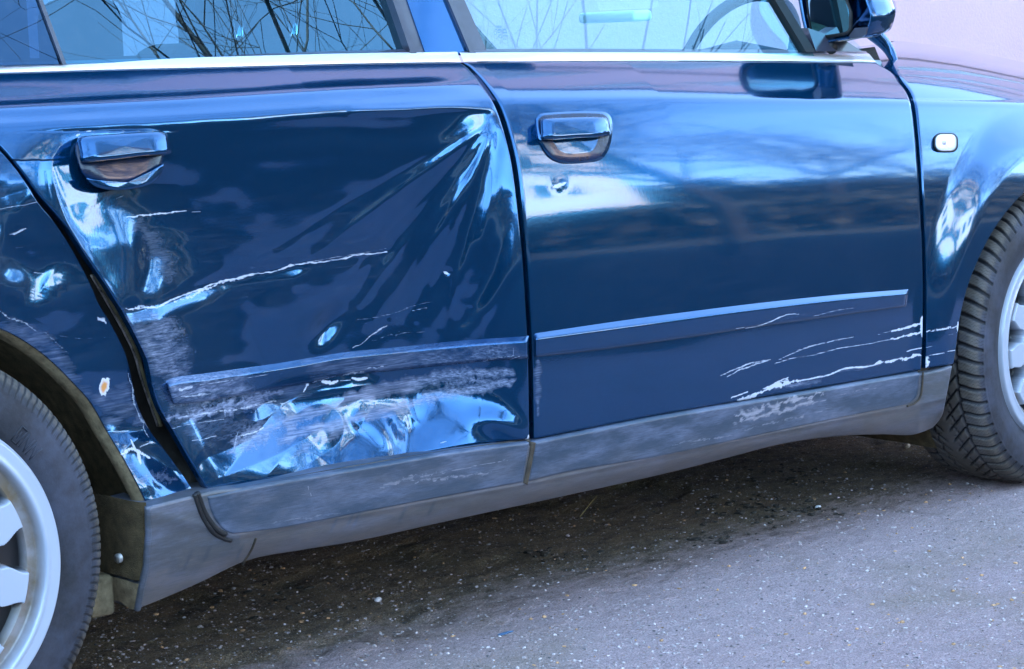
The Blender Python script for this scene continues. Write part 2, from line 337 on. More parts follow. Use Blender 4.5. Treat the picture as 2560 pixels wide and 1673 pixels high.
# ------------------------------------------------------------------ ground
def ground_mat(near):
    m, t, b = new_mat('worn_asphalt' if near else 'far_asphalt'); lk = t.links.new
    big = noise(t, 1.6, 6, .65); mid = noise(t, 16, 7, .72, stretch=(1, 1.6, 1)); fin = noise(t, 320, 4, .8); md2 = noise(t, 70, 5, .75)
    c_ = N(t, 'ShaderNodeTexCoord')
    def vor(sc, d0, d1, k0, k1):
        vo = N(t, 'ShaderNodeTexVoronoi'); vo.inputs['Scale'].default_value = sc; lk(c_.outputs['Object'], vo.inputs[0]); sx = N(t, 'ShaderNodeSeparateColor'); lk(vo.outputs['Color'], sx.inputs[0])
        return math_(t, 'MULTIPLY', mrange(t, vo.outputs['Distance'], d0, d1), mrange(t, sx.outputs[0], k0, k1)), mrange(t, vo.outputs['Distance'], d1, d0), sx.outputs[1]
    sp, _, hue = vor(300, .40, .15, .45, .62); sp2, _, hue2 = vor(130, .34, .14, .74, .80)
    c = mixc(t, mrange(t, fin, .32, .70), (.11, .086, .080), (.82, .62, .63)); c = mixc(t, mrange(t, md2, .32, .68, 0, .55), c, (.42, .315, .325)); c = mixc(t, mrange(t, mid, .50, .70, 0, .45), c, (.25, .185, .185))
    if not near: c = mixc(t, mrange(t, mid, .4, .6), (.030, .032, .022), (.05, .048, .04))
    if near:
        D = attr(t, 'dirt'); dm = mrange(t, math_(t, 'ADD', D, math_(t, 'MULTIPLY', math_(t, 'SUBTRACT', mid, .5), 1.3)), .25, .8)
        dc = mixc(t, mrange(t, fin, .3, .72), (.022, .016, .010), (.36, .25, .13)); dc = mixc(t, mrange(t, mid, .44, .66, 0, .8), dc, (.026, .021, .016)); c = mixc(t, math_(t, 'MULTIPLY', dm, .93), c, dc)  # dark brown holds both real dirt and the shade under the car
        c = mixc(t, mrange(t, big, .52, .70, 0, .40), c, (.20, .17, .08))
    c = mixc(t, math_(t, 'MULTIPLY', sp, .75), c, mixc(t, mrange(t, hue, .3, .7), (.50, .43, .40), (.10, .09, .09))); c = mixc(t, math_(t, 'MULTIPLY', sp2, .9), c, mixc(t, mrange(t, hue2, .4, .7), (.58, .52, .50), (.30, .19, .10)))
    lk(c, b.inputs['Base Color']); b.inputs['Roughness'].default_value = .88; b.inputs['Specular IOR Level'].default_value = .3
    bump(t, b, math_(t, 'ADD', math_(t, 'MULTIPLY', fin, .7), math_(t, 'ADD', math_(t, 'ADD', sp, sp2), math_(t, 'ADD', math_(t, 'MULTIPLY', mid, 3.0), math_(t, 'MULTIPLY', md2, 1.4)))), .0075, 1); return m
gx, gy = np.meshgrid(np.linspace(-.6, 4.6, 760), np.linspace(-1.5, 2.6, 560), indexing='ij')
def gz(x, y): return .0022*(fbm(x*120, y*120, 16, 2)-.5)+ -.010*sst(.55, .66, fbm(x*3.1+2, y*5, 12, 4))*sst(.0, .2, y)+.010*(fbm(x*2.1, y*2.1, 4, 4)-.5)+.004*(fbm(x*18, y*40, 5, 3)-.5)+.003*(fbm(x*70, y*70, 6, 2)-.5)-.007*sst(.3, .0, np.hypot(x-2.65, y-.13))
z = gz(gx, gy)
dirt = sst(-.12, .32, gy-.10+.22*(fbm(gx*2.2, gy*2.2, 9, 4)-.5))  # mask for dirt plus painted under-car shade, growing inward from the sill
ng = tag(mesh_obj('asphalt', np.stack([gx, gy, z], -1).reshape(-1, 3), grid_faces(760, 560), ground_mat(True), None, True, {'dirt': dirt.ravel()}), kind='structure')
fg = tag(mesh_obj('ground', [(-400, -400, -.03), (400, -400, -.03), (400, 400, -.03), (-400, 400, -.03)], [(0, 1, 2, 3)], ground_mat(False), None, False), kind='structure')
# loose stones lying on the asphalt
def stones(name, n, rmin, rmax, col, label, dark=False):
    ico = [(0, 0, 1), (.894, 0, .447), (.276, .851, .447), (-.724, .526, .447), (-.724, -.526, .447), (.276, -.851, .447), (.724, .526, -.447), (-.276, .851, -.447), (-.894, 0, -.447), (-.276, -.851, -.447), (.724, -.526, -.447), (0, 0, -1)]
    fc = [(0, 1, 2), (0, 2, 3), (0, 3, 4), (0, 4, 5), (0, 5, 1), (1, 6, 2), (2, 7, 3), (3, 8, 4), (4, 9, 5), (5, 10, 1), (6, 7, 2), (7, 8, 3), (8, 9, 4), (9, 10, 5), (10, 6, 1), (11, 7, 6), (11, 8, 7), (11, 9, 8), (11, 10, 9), (11, 6, 10)]
    ico = np.array(ico); fc = np.array(fc); V = []; F = []
    px = rng.uniform(150, 2560, n); py = rng.uniform(1060, 1700, n); G = at(px, py, 2, 0.0)
    k = (G[:, 1] < 1.6) & (G[:, 1] > -2.5) & (G[:, 0] < 7); G = G[k]
    for g in G:
        r = rmin+(rmax-rmin)*rng.random()**7; s = r*np.array([rng.uniform(.7, 1.4), rng.uniform(.7, 1.4), rng.uniform(.35, .8)])
        a = rng.uniform(0, 6.28); v = ico*s*(1+rng.uniform(-.22, .22, (12, 1))); v = v@np.array([[math.cos(a), -math.sin(a), 0], [math.sin(a), math.cos(a), 0], [0, 0, 1]])
        F.append(fc+12*len(V)); V.append(v+[g[0], g[1], gz(g[0], g[1])+s[2]*.25])
    m = simple(name+'_stone', col, .8, var=.7, vs=60)
    return tag(mesh_obj(name, np.vstack(V), np.vstack(F), m, None, False), label, 'gravel', kind='stuff')
stones('pale_grit', 20000, .0006, .0036, (.36, .31, .30), 'pale grit and small stones scattered over the asphalt')
stones('dark_grit', 3500, .0006, .0030, (.09, .08, .08), 'dark crumbs of tar and grit on the asphalt')
stones('tan_grit', 1800, .0007, .0048, (.38, .22, .11), 'tan and orange small stones on the asphalt')
def clods():
    ico = bpy.data.objects['dark_grit'].data; V = np.empty(len(ico.vertices)*3, np.float32); ico.vertices.foreach_get('co', V); base = V.reshape(-1, 3)[:12].copy(); base -= base.mean(0); base /= np.linalg.norm(base, axis=1).max()
    fc = np.array([p.vertices[:] for p in ico.polygons[:20]]); VV, FF_ = [], []
    for cx_, cy_, sx_, sy_, n in ((1905, 1272, 95, 20, 110), (1400, 1392, 70, 10, 40), (2010, 1282, 20, 6, 12), (760, 1500, 120, 30, 40), (1950, 1190, 60, 16, 40), (1780, 1352, 50, 8, 30)):
        g = at(rng.normal(cx_, sx_, n), rng.normal(cy_, sy_, n), 2, 0.0)
        for q in g:
            r_ = .0025+.0075*rng.random()**3; v = base*r_*np.array([rng.uniform(.8, 1.6), rng.uniform(.8, 1.4), rng.uniform(.5, 1)])*(1+rng.uniform(-.25, .25, (12, 1))); FF_.append(fc+12*len(VV)); VV.append(v+[q[0], q[1], gz(q[0], q[1])+r_*.3])
    return tag(mesh_obj('dirt_clods', np.vstack(VV), np.vstack(FF_), simple('black_earth', (.030, .024, .018), .9, var=.5, vs=60), None, False), 'dark crumbly clods of dirt lying beside and under the car', 'dirt', kind='stuff')
clods()
g0, g1 = at(np.array([1492.]), np.array([1240.]), 2, .03)[0], at(np.array([1450.]), np.array([1292.]), 2, .004)[0]
tag(MB().tube([g0, (g0+g1)/2+np.array([.004, 0, .004]), g1], .0009, 6).build('dry_straw', simple('straw_yellow', (.35, .27, .10), .8), None, True), 'thin dry straw leaning on the asphalt under the door gap', 'straw')
def pebble(px, py, r_, sc, col, name, label, cat):
    g = at(np.array([float(px)]), np.array([float(py)]), 2, 0)[0]; u = np.linspace(0, np.pi, 7); w = np.linspace(0, 2*np.pi, 12, endpoint=False); U_, W_ = np.meshgrid(u, w, indexing='ij')
    k_ = 1+.18*np.sin(W_*2+1)*np.sin(U_)+.1*np.cos(W_*3); V = np.stack([r_*sc[0]*k_*np.sin(U_)*np.cos(W_), r_*sc[1]*k_*np.sin(U_)*np.sin(W_), r_*sc[2]*np.cos(U_)], -1).reshape(-1, 3)+[g[0], g[1], gz(g[0], g[1])+r_*sc[2]*.7]
    tag(mesh_obj(name, V, grid_faces(7, 12, close_j=True), simple(name+'_surface', col, .7, var=.3, vs=80), None, True), label, cat)
pebble(2267, 1118, .009, (1.1, .9, .7), (.55, .50, .45), 'pebble', 'pale rounded pebble under the car beside the front tyre', 'stone')
pebble(2045, 1276, .008, (1, .8, .6), (.6, .58, .58), 'pebble', 'small white pebble at the edge of the dark dirt clods', 'stone')
pebble(1263, 1582, .012, (1.4, .5, .12), (.05, .11, .20), 'paint_chip', 'blue grey paint chip lying on the open asphalt', 'paint chip')
pebble(945, 1502, .007, (1, .9, .7), (.6, .58, .6), 'pebble', 'white speckled pebble on the dirty asphalt below the rear door', 'stone')
# ------------------------------------------------------------------ pink building beyond the car
BLD = tag(empty('pink_building', (3, 3.6, 0)), 'pale pink plastered building standing right behind the damaged car', 'building')
def part(name, mb, mat, parent, smooth=False):
    o = mb.build(name, mat, parent, smooth)
    if parent and parent.parent is None: o.matrix_parent_inverse = Matrix.Translation(parent.location).inverted()
    return o
def plaster():
    m, t, b = new_mat('pink_plaster'); lk = t.links.new
    c = mixc(t, mrange(t, noise(t, 1.5, 6, .6), .3, .7), (.60, .405, .485), (.65, .45, .53)); c = mixc(t, mrange(t, noise(t, 9, 4, .75, stretch=(2, 1, .8)), .66, .74, 0, .5), c, (.34, .25, .27)); c = mixc(t, mrange(t, noise(t, 45, 5, .8), .3, .75, 0, .22), c, (.40, .28, .32))
    lk(c, b.inputs['Base Color']); b.inputs['Roughness'].default_value = .9; bump(t, b, noise(t, 70, 4), .004, .5); return m
PL = plaster(); STONE = simple('grey_eave', (.10, .08, .10), .8, var=.3); DKW = simple('brown_band', (.16, .10, .10), .8, var=.3); WFR = simple('white_frame', (.6, .6, .6), .6)
WG = simple('window_glass_dark', (.02, .03, .05), .05, coat=1)
part('wall', MB().box(-14, 30, 3.6, 11, -.05, 15.0), PL, BLD)
part('plinth', MB().box(-14.05, 30.05, 3.56, 3.6, -.05, .35), STONE, BLD)
part('string_course', MB().box(-14, 30, 3.53, 3.6, 3.05, 3.28), DKW, BLD)
part('gutter', MB().box(-14.2, 30.2, 3.28, 3.42, 14.88, 15.02), STONE, BLD)
part('roof', MB().add([(-14.4, 3.3, 15.0), (30.4, 3.3, 15.0), (30.4, 7.3, 17.2), (-14.4, 7.3, 17.2), (30.4, 11.3, 15.0), (-14.4, 11.3, 15.0)], [(0, 1, 2, 3), (3, 2, 4, 5), (0, 5, 4, 1), (0, 3, 5), (1, 4, 2)]), simple('roof_tiles', (.2, .08, .05), .8), BLD)
part('string_course', MB().box(-14, 30, 3.54, 3.6, 9.2, 9.4), DKW, BLD)
for x in np.arange(-12, 29, 4.4):
    for zf in (4.1, 7.0, 9.9, 12.4):
        f = part('window', MB().box(x, x+1.25, 3.52, 3.6, zf, zf+1.6), WFR, BLD)
        for xx in (.08, .65):
            g = MB().box(x+xx, x+xx+.52, 3.50, 3.517, zf+.08, zf+1.52).build('pane', WG, f); g.matrix_parent_inverse = Matrix.Identity(4)
# ------------------------------------------------------------------ cream house, hedge and bare trees across the road (seen as reflections)
H = tag(empty('cream_house', (17.0, -19, 0)), 'tall sunlit cream house across the road, reflected in the front door', 'building')
hr_ = math.radians(44); H.rotation_euler.z = hr_
def hp(name, mb, mat): return mb.build(name, mat, H)
CR = simple('cream_render', (.86, .68, .58), .9, var=.08, vs=2)
hp('wall', MB().box(-4.2, 2.6, -4, 0, 0, 12.0), CR)
hp('roof', MB().add([(-3.6, .3, 12), (2.6, .3, 12), (2.6, -4.3, 12), (-3.6, -4.3, 12), (-.5, .3, 14), (-.5, -4.3, 14)], [(0, 1, 4), (3, 5, 2), (0, 4, 5, 3), (1, 2, 5, 4), (0, 3, 2, 1)]), simple('house_roof', (.14, .06, .05), .8))
for zz in (1.2, 4.0, 6.9, 9.6):
    for xx in (-2.5, -.9, .8): hp('window', MB().box(xx, xx+.8, .01, .06, zz, zz+1.3), WG)
BK = simple('bark', (.035, .028, .024), .9, var=.4, vs=6, bmp=.01, bs=30)
def tree(x, y, h, seed, r0, label, cat='tree', lean=0, depth=5, name='bare_tree'):
    R = random.Random(seed); T = tag(empty(name, (x, y, 0)), label, cat, 'bare trees across the road'); tr, cw = MB(), MB()
    def grow(p, d, L_, r, lv):
        n = 4; pts = [p]; rr = [r]
        for i in range(n):
            d = (d+Vector((R.uniform(-.17, .17), R.uniform(-.17, .17), R.uniform(-.06, .14)))).normalized(); p = p+d*L_/n; pts.append(p); rr.append(r*(1-.42*(i+1)/n))
        (tr if lv == 0 else cw).tube(pts, rr, 7 if lv == 0 else (4 if lv < 3 else 3), cap=False)
        if lv >= depth or r < .003: return
        k = R.randint(3, 4) if lv > 0 else 5
        for i in range(k):
            a = R.uniform(0, 6.28); sp = R.uniform(.45, .95); o = d.orthogonal().normalized(); o = Matrix.Rotation(a, 3, d)@o
            nd = (d*math.cos(sp)+o*math.sin(sp)); q = pts[R.choice([2, 3, 4]) if lv > 0 else R.choice([3, 4])]
            grow(q, nd.normalized(), L_*R.uniform(.55, .78), r*R.uniform(.38, .55), lv+1)
        grow(pts[-1], d, L_*.75, rr[-1], lv+1)
    grow(Vector((0, 0, 0)), Vector((lean, 0, 1)).normalized(), h*.36, r0, 0)
    tr.build('trunk', BK, T, True); cw.build('crown', BK, T, True)
for k, (x, y, h, r, lean, lb) in enumerate([(8.2, -8.6, 9.5, .17, -.35, 'large leaning bare tree nearest to the cream house, across the road'), (7.2, -5.0, 12.0, .045, -.05, 'tall spreading bare tree closest to the car, across the road'), (13.5, -10.5, 11, .2, 0, 'tall bare tree right of the leaning tree'),
        (5.0, -13, 10, .16, .1, 'bare tree standing left of the cream house'), (22, -15, 12, .2, 0, 'bare tree right of the cream house'), (30, -17, 11, .2, 0, 'bare tree farthest along the road'), (-4, -12, 10, .18, 0, 'bare tree behind the photographer')]):
    tree(x, y, h, 11+k, r, lb, lean=lean, depth=5 if k < 3 else 4)
LEAF = simple('hedge_leaves', (.035, .032, .022), .8, var=.5, vs=2)
for k, (x0, y0, x1, y1, h) in enumerate([(-14, -24, 13.5, -25, 4.6), (20.5, -24, 52, -17, 5.2), (8, -16.5, 24, -13.0, 1.7), (-14, -24, -26, 2, 4.6), (31, -13, 33, 3.2, 6.5)]):  # last two thickets added out of view to darken the reflected horizon
    n = 20000; t_ = rng.random(n); c = np.stack([x0+(x1-x0)*t_, y0+(y1-y0)*t_+rng.normal(0, .6, n), rng.random(n)**.8*h*(.5+1.0*fbm(t_*22, t_*0, 5+k, 4))], -1)
    a = rng.normal(size=(n, 3)); a /= np.linalg.norm(a, axis=1)[:, None]; b_ = np.cross(a, rng.normal(size=(n, 3))); b_ /= np.linalg.norm(b_, axis=1)[:, None]; s = rng.uniform(.1, .26, (n, 1))
    V = np.stack([c+a*s, c+b_*s, c-a*s, c-b_*s], 1).reshape(-1, 3)
    tag(mesh_obj('hedge', V, np.arange(4*n).reshape(-1, 4), LEAF, None, False), ['dark thicket across the road, left of the cream house', 'dark thicket across the road beyond the cream house', 'dark thicket in front of the cream house', 'dark thicket along the side, behind the photographer', 'dark thicket closing the far end of the road'][k], 'hedge')
# ------------------------------------------------------------------ the car
CARO = tag(empty('damaged_car', (1.3, .8, 0)), 'dark blue estate car parked on asphalt with a crushed, scratched rear door', 'car')
def keep(o, parent=None):
    o.parent = parent or CARO; o.matrix_parent_inverse = Matrix.Translation((-1.3, -.8, 0)); return o
class _P: pass
def cpanel(*a, **k):
    o = panel(*a, **k)
    if o.parent is CARO: keep(o)
    elif o.parent: o.matrix_parent_inverse = Matrix.Identity(4); o.matrix_parent_inverse = o.parent.matrix_parent_inverse.copy() if False else Matrix.Identity(4)
    return o
# --- traced outlines (photograph pixels on the undamaged side surface)
B_L = [(1325, 1098), (1322, 900), (1312, 700), (1300, 560), (1283, 420), (1262, 330), (1238, 262), (1205, 212), (1172, 172), (1150, 156)]   # rear door front edge
B_R = [(1337, 1098), (1334, 900), (1324, 700), (1312, 560), (1296, 420), (1275, 330), (1251, 262), (1218, 212), (1182, 172), (1158, 156)]   # front door rear edge
C_D = [(521, 1228), (467, 1135), (434, 1076), (402, 1022), (384, 967), (371, 905), (346, 850), (313, 788), (289, 750), (267, 715), (212, 634), (167, 567), (96, 486), (58, 435), (0, 366), (-110, 262), (-190, 186)]
C_Q = [(486, 1231), (452, 1180), (412, 1125), (375, 1076), (345, 1013), (331, 951), (313, 880), (275, 804), (250, 763), (222, 699), (180, 621), (138, 557), (96, 506), (64, 454), (0, 375), (-118, 266), (-200, 188)]
D_BOT = [(521, 1228), (600, 1213), (700, 1194), (828, 1168), (905, 1158), (992, 1148), (1010, 1142), (1137, 1119), (1240, 1106), (1325, 1098)]
RIDGE = [(190, 325), (150, 365), (128, 402), (138, 470), (163, 545), (205, 620), (250, 700), (290, 765), (330, 835), (362, 910), (385, 985), (420, 1060), (470, 1140), (521, 1228)]
def crease_px(x): return np.interp(x, _cr[:, 0], _cr[:, 1])
def fold(Q, pts, w, a, kind='soft'):
    p = poly(pts, 30) if len(pts) > 2 else np.array(pts, float)
    d, t = segdist(Q, p); f = np.sin(np.pi*np.clip(t, .0, 1)*.86+.14)**.5 if kind != 'tent' else 1
    if kind == 'soft': return a*np.exp(-(d/w)**2)*f
    if kind == 'tent': return a*np.clip(1-d/w, 0, 1)
    return a*np.exp(-d/w)*f
def side(Q, pts):
    p = poly(pts, 60); d, t = segdist(Q, p); i = np.clip((t*59).astype(int), 0, 58)
    tg = p[i+1]-p[i]; n = np.cross(np.c_[tg, 0*tg[:, :1]], np.c_[Q-p[i], 0*tg[:, :1]])[:, 2]; return d*np.sign(n)
_want = np.interp(_d, [0, .010, .016, .024, .10, .20, .32, .42, .47, .50, .53, .57, .61, .66], [48, 32, 8, -11, -13, -11, -8, -7, -6, 5, 17, 24, 21, 8])
_fd = np.concatenate([[0], np.cumsum((np.tan(np.radians(_th[:-1]))-np.tan(np.radians(_want[:-1])))*.001*(_d[:-1] > .010))])
_fd = np.where(_d < .62, _fd, np.interp(.62, _d, _fd))
def dent(px, py):
    sh = px.shape; Q = np.stack([px.ravel(), py.ravel()], -1); x, y = Q.T
    y0 = crease_px(x)+8+10*(fbm(x/160, x*0, 3, 2)-.5); yb = np.interp(x, [p[0] for p in D_BOT], [p[1] for p in D_BOT]); t = (y-y0)/(yb-y0)
    f = np.interp(t*.60+.010, _d, _fd)*(t > 0)
    right = sst(1324, 1010, x)*.85+.15*sst(1325, 1200, x)
    sd_ = -side(Q, RIDGE); left = np.clip(.30+.70*sst(-10, 295, sd_), 0, 1)
    left = np.where(y < 330, 1, left)*sst(60, 190, np.where(y < 400, x+ (y-250)*0.2, 1e3))
    h = f*right*left*.92
    # ridge that stands proud along the rear edge
    h += fold(Q, RIDGE[1:], 16, -.0042, 'sharp')*sst(330, 420, y)
    # folds fanning out from the corner under the crease
    P0 = (1232, 285)
    for pts, w, a in (([P0, (1120, 390), (980, 500), (850, 600), (740, 700)], 26, -.0036), ([P0, (1150, 420), (1050, 540), (950, 640), (880, 740)], 24, .0040),
                      ([(1240, 300), (1180, 430), (1110, 560), (1020, 690), (930, 800)], 22, -.0042), ([(1250, 300), (1215, 450), (1160, 580), (1090, 700), (1010, 810)], 24, .0024),
                      ([(1262, 330), (1240, 480), (1200, 600), (1140, 720), (1080, 820)], 20, -.0020), ([(1268, 500), (1262, 590), (1215, 700), (1150, 800)], 20, .0020),
                      ([(1300, 540), (1290, 640), (1240, 740), (1170, 840)], 20, -.0018), ([P0, (1000, 330), (800, 330), (600, 345)], 36, .0030)):
        h += .75*fold(Q, pts, w, a)
    for k, (ex, ey) in enumerate([(690, 620), (760, 660), (850, 720), (900, 760), (970, 790), (1040, 800), (1100, 820), (1180, 760)]):
        h += fold(Q, [(1236, 300), (1236+(ex-1236)*.35+12, 300+(ey-300)*.32), (1236+(ex-1236)*.7+10, 300+(ey-300)*.66), (ex, ey)], 9, (-1)**k*.0009)
    h += fold(Q, [(880, 276), (1000, 274), (1120, 268), (1228, 272)], 9, -.0030) + fold(Q, [(1228, 272), (1262, 330), (1296, 400)], 18, -.0026)
    # pressed line of the long scratch and the swirl of shallow dents under it
    h += fold(Q, [(300, 782), (387, 767), (498, 723), (610, 691), (794, 655), (965, 629)], 20, .0026)
    h += fold(Q, [(335, 780), (385, 800), (430, 850), (460, 905)], 36, -.0018)
    h += fold(Q, [(372, 590), (372, 650), (360, 720), (350, 770)], 30, .0040) + fold(Q, [(250, 505), (300, 560), (340, 640), (350, 720)], 40, -.0026)
    h += .0095*np.exp(-(((x-815)+.45*(y-815))/30)**2-((y-815)/44)**2) - .0034*np.exp(-((x-720)/110)**2-((y-770)/80)**2)+.003*np.exp(-((x-900)/70)**2-((y-760)/80)**2)
    h += fold(Q, [(1120, 690), (1130, 760), (1135, 850)], 12, .0012)+.0016*np.exp(-((x-1121)/7)**2-((y-680)/8)**2)
    # crumpled lower strip: a few broad connected folds
    low = sst(930, 1010, y+.06*(x-700))
    h += low*(fold(Q, [(800, 940), (745, 985), (680, 1040), (560, 1192)], 85, .0065, 'tent') + fold(Q, [(548, 1196), (640, 1160), (720, 1122), (800, 1070)], 60, -.0055, 'tent')
              + fold(Q, [(992, 1150), (985, 1110), (955, 1072), (915, 1045)], 34, -.0080) + fold(Q, [(1004, 1150), (1016, 1100), (1050, 1060)], 34, .0060) + fold(Q, [(830, 1165), (870, 1110), (905, 1075)], 46, .0045)
              + fold(Q, [(1325, 1098), (1280, 1070), (1240, 1055), (1200, 1050)], 30, -.0055) + fold(Q, [(470, 1050), (500, 1110), (528, 1200)], 44, -.0035))
    h += fold(Q, [(640, 1020), (720, 970), (800, 945), (920, 930)], 34, .0045, 'tent')
    am = sst(0, .25, t)*sst(1325, 1150, x)
    h += am*(.0034*(fbm(x/240, y/180, 31, 2)-.5)+.0010*(fbm(x/90, y/70, 33, 2)-.5))
    # soft wave of the shoulder
    h += .0016*(fbm(x/260, y/90, 41, 2)-.5)*sst(1325, 1100, x)-.0032*np.exp(-((y-(crease_px(x)-38))/17)**2)*sst(1240, 1050, x)
    return h.reshape(sh)
def rear_wear(Q):
    w = strokes(Q, [
        ([(327, 775), (387, 767), (439, 747), (498, 723), (558, 703), (610, 691), (678, 679), (730, 665), (794, 655), (851, 649), (903, 637), (965, 629)], 3.2, .95, 1.2),
        ([(439, 757), (498, 733), (558, 707), (610, 695)], 5, .8, 1.4), ([(730, 661), (851, 642), (965, 622)], 2, .6),
        ([(459, 675), (614, 667), (798, 635), (903, 622), (1010, 605), (1240, 594)], 1.0, .5, .2), ([(315, 541), (343, 541), (399, 533), (465, 529)], 2.6, .95, 1.3), ([(480, 530), (502, 529)], 1.6, .8),
        ([(370, 531), (420, 526), (450, 520)], 1.2, .6), ([(455, 487), (546, 475), (626, 481)], 1.1, .45), ([(290, 497), (308, 490)], 1.6, .7), ([(518, 900), (598, 878), (718, 838), (793, 822), (845, 812)], 1.2, .5, .2),
        ([(893, 799), (929, 795), (980, 784), (1031, 766), (1083, 754)], 2.6, .55), ([(880, 812), (954, 802), (1021, 789)], 1.3, .5), ([(1031, 777), (1067, 770)], 1.6, .75),
        ([(882, 869), (911, 853), (944, 828), (967, 813)], 2.2, .75, 1.5), ([(975, 836), (1000, 828)], 1.2, .6), ([(929, 853), (980, 838), (1065, 830)], 2, .5, 1.5), ([(1060, 876), (1100, 880), (1180, 872), (1265, 858)], 1, .35),
        ([(806, 954), (826, 957), (843, 953)], 5.5, 1.3, .5), ([(880, 944), (898, 948), (919, 944)], 4.6, 1.3, .5), ([(850, 952), (876, 950)], 1.5, .9),
        ([(760, 980), (768, 962), (772, 950)], 3, 1.0, 1), ([(600, 1090), (640, 1078), (660, 1068)], 3.4, .9, 1), ([(480, 1102), (510, 1098), (540, 1090)], 2, .8), ([(595, 1078), (590, 1100), (586, 1120)], 1.8, .7, 1.2),
        ([(430, 1072), (470, 1062), (560, 1048)], 1.6, .8), ([(445, 1045), (520, 1034), (620, 1018), (690, 1002)], 3.6, .75, 1), ([(548, 1230), (553, 1224)], 4, 1.2), ([(521, 1226), (540, 1229)], 4, .9),
        ([(1323, 1088), (1320, 1098), (1312, 1102)], 4, 1.3), ([(1100, 1108), (1116, 1104)], 1.6, .9), ([(800, 1165), (900, 1153)], 1.2, .7, 1.5), ([(580, 1215), (640, 1204)], 1.2, .7), ([(1040, 1136), (1140, 1118)], 1.5, .7, 1.5),
        ([(135, 430), (142, 470), (160, 540)], 1.8, .6, 1.3), ([(128, 402), (165, 370)], 1.4, .6), ([(205, 590), (240, 650)], 1.8, .5, 1.5), ([(190, 340), (200, 336)], 3, .9), ([(216, 330), (228, 328)], 2, .9),
        ([(318, 776), (360, 768), (390, 766)], 4, .8, 1.5), ([(546, 1195), (556, 1170), (572, 1150)], 1.5, .6), ([(560, 1192), (640, 1158), (700, 1128)], 2.2, .5, .4), ([(1110, 680), (1121, 684)], 4, 1.3)], 5)
    x, y = Q.T
    sp = patch(Q, [(470, 520), (560, 495), (700, 520), (760, 590), (700, 660), (560, 660), (480, 640)], 60, .30, 8, .6, 22)
    w = np.maximum(w, sp*(fbm(x/3.2, y/3.2, 77, 2) > .56))
    h = strokes(Q, [([(708, 1052), (809, 1022), (891, 992), (1000, 967), (1110, 940), (1219, 929), (1276, 934)], 18, .8, .45), ([(700, 1101), (768, 1077), (837, 1068), (918, 1038), (1028, 1006), (1137, 981), (1246, 962), (1283, 950)], 18, .85, .45),
                    ([(570, 1135), (640, 1085), (700, 1065), (780, 1040)], 24, .75, 1), ([(1100, 945), (1180, 950), (1240, 955)], 20, .6, 1), ([(420, 1048), (500, 1032), (600, 1012), (700, 985)], 15, 1, 1),
                    ([(430, 1000), (520, 985), (640, 968)], 22, .5, 1), ([(720, 1150), (830, 1085), (900, 1075)], 12, .5, 1), ([(400, 800), (420, 860), (430, 930)], 34, .5, 1), ([(330, 560), (380, 600), (420, 700)], 30, .22)], 9)
    h = np.maximum(h, patch(Q, [(300, 780), (430, 800), (470, 880), (470, 940), (390, 950), (350, 860)], 40, .55, 5)); h = np.maximum(h, patch(Q, [(380, 960), (800, 935), (720, 1080), (500, 1120), (430, 1060)], 70, .25, 6))
    h = np.maximum(h, patch(Q, [(420, 480), (900, 440), (1100, 700), (900, 860), (450, 860)], 220, .07, 7, .5)); h = np.maximum(h, .02+0*x)
    return {'white': w, 'haze': h, 'rust': 0*x}
RD = cpanel('rear_door', D_BOT, [(-190, 186), (0, 182), (300, 173), (560, 167), (860, 160), (1150, 156)], C_D, B_L, 2.5, PAINT, CARO, disp=dent, attrs=rear_wear)
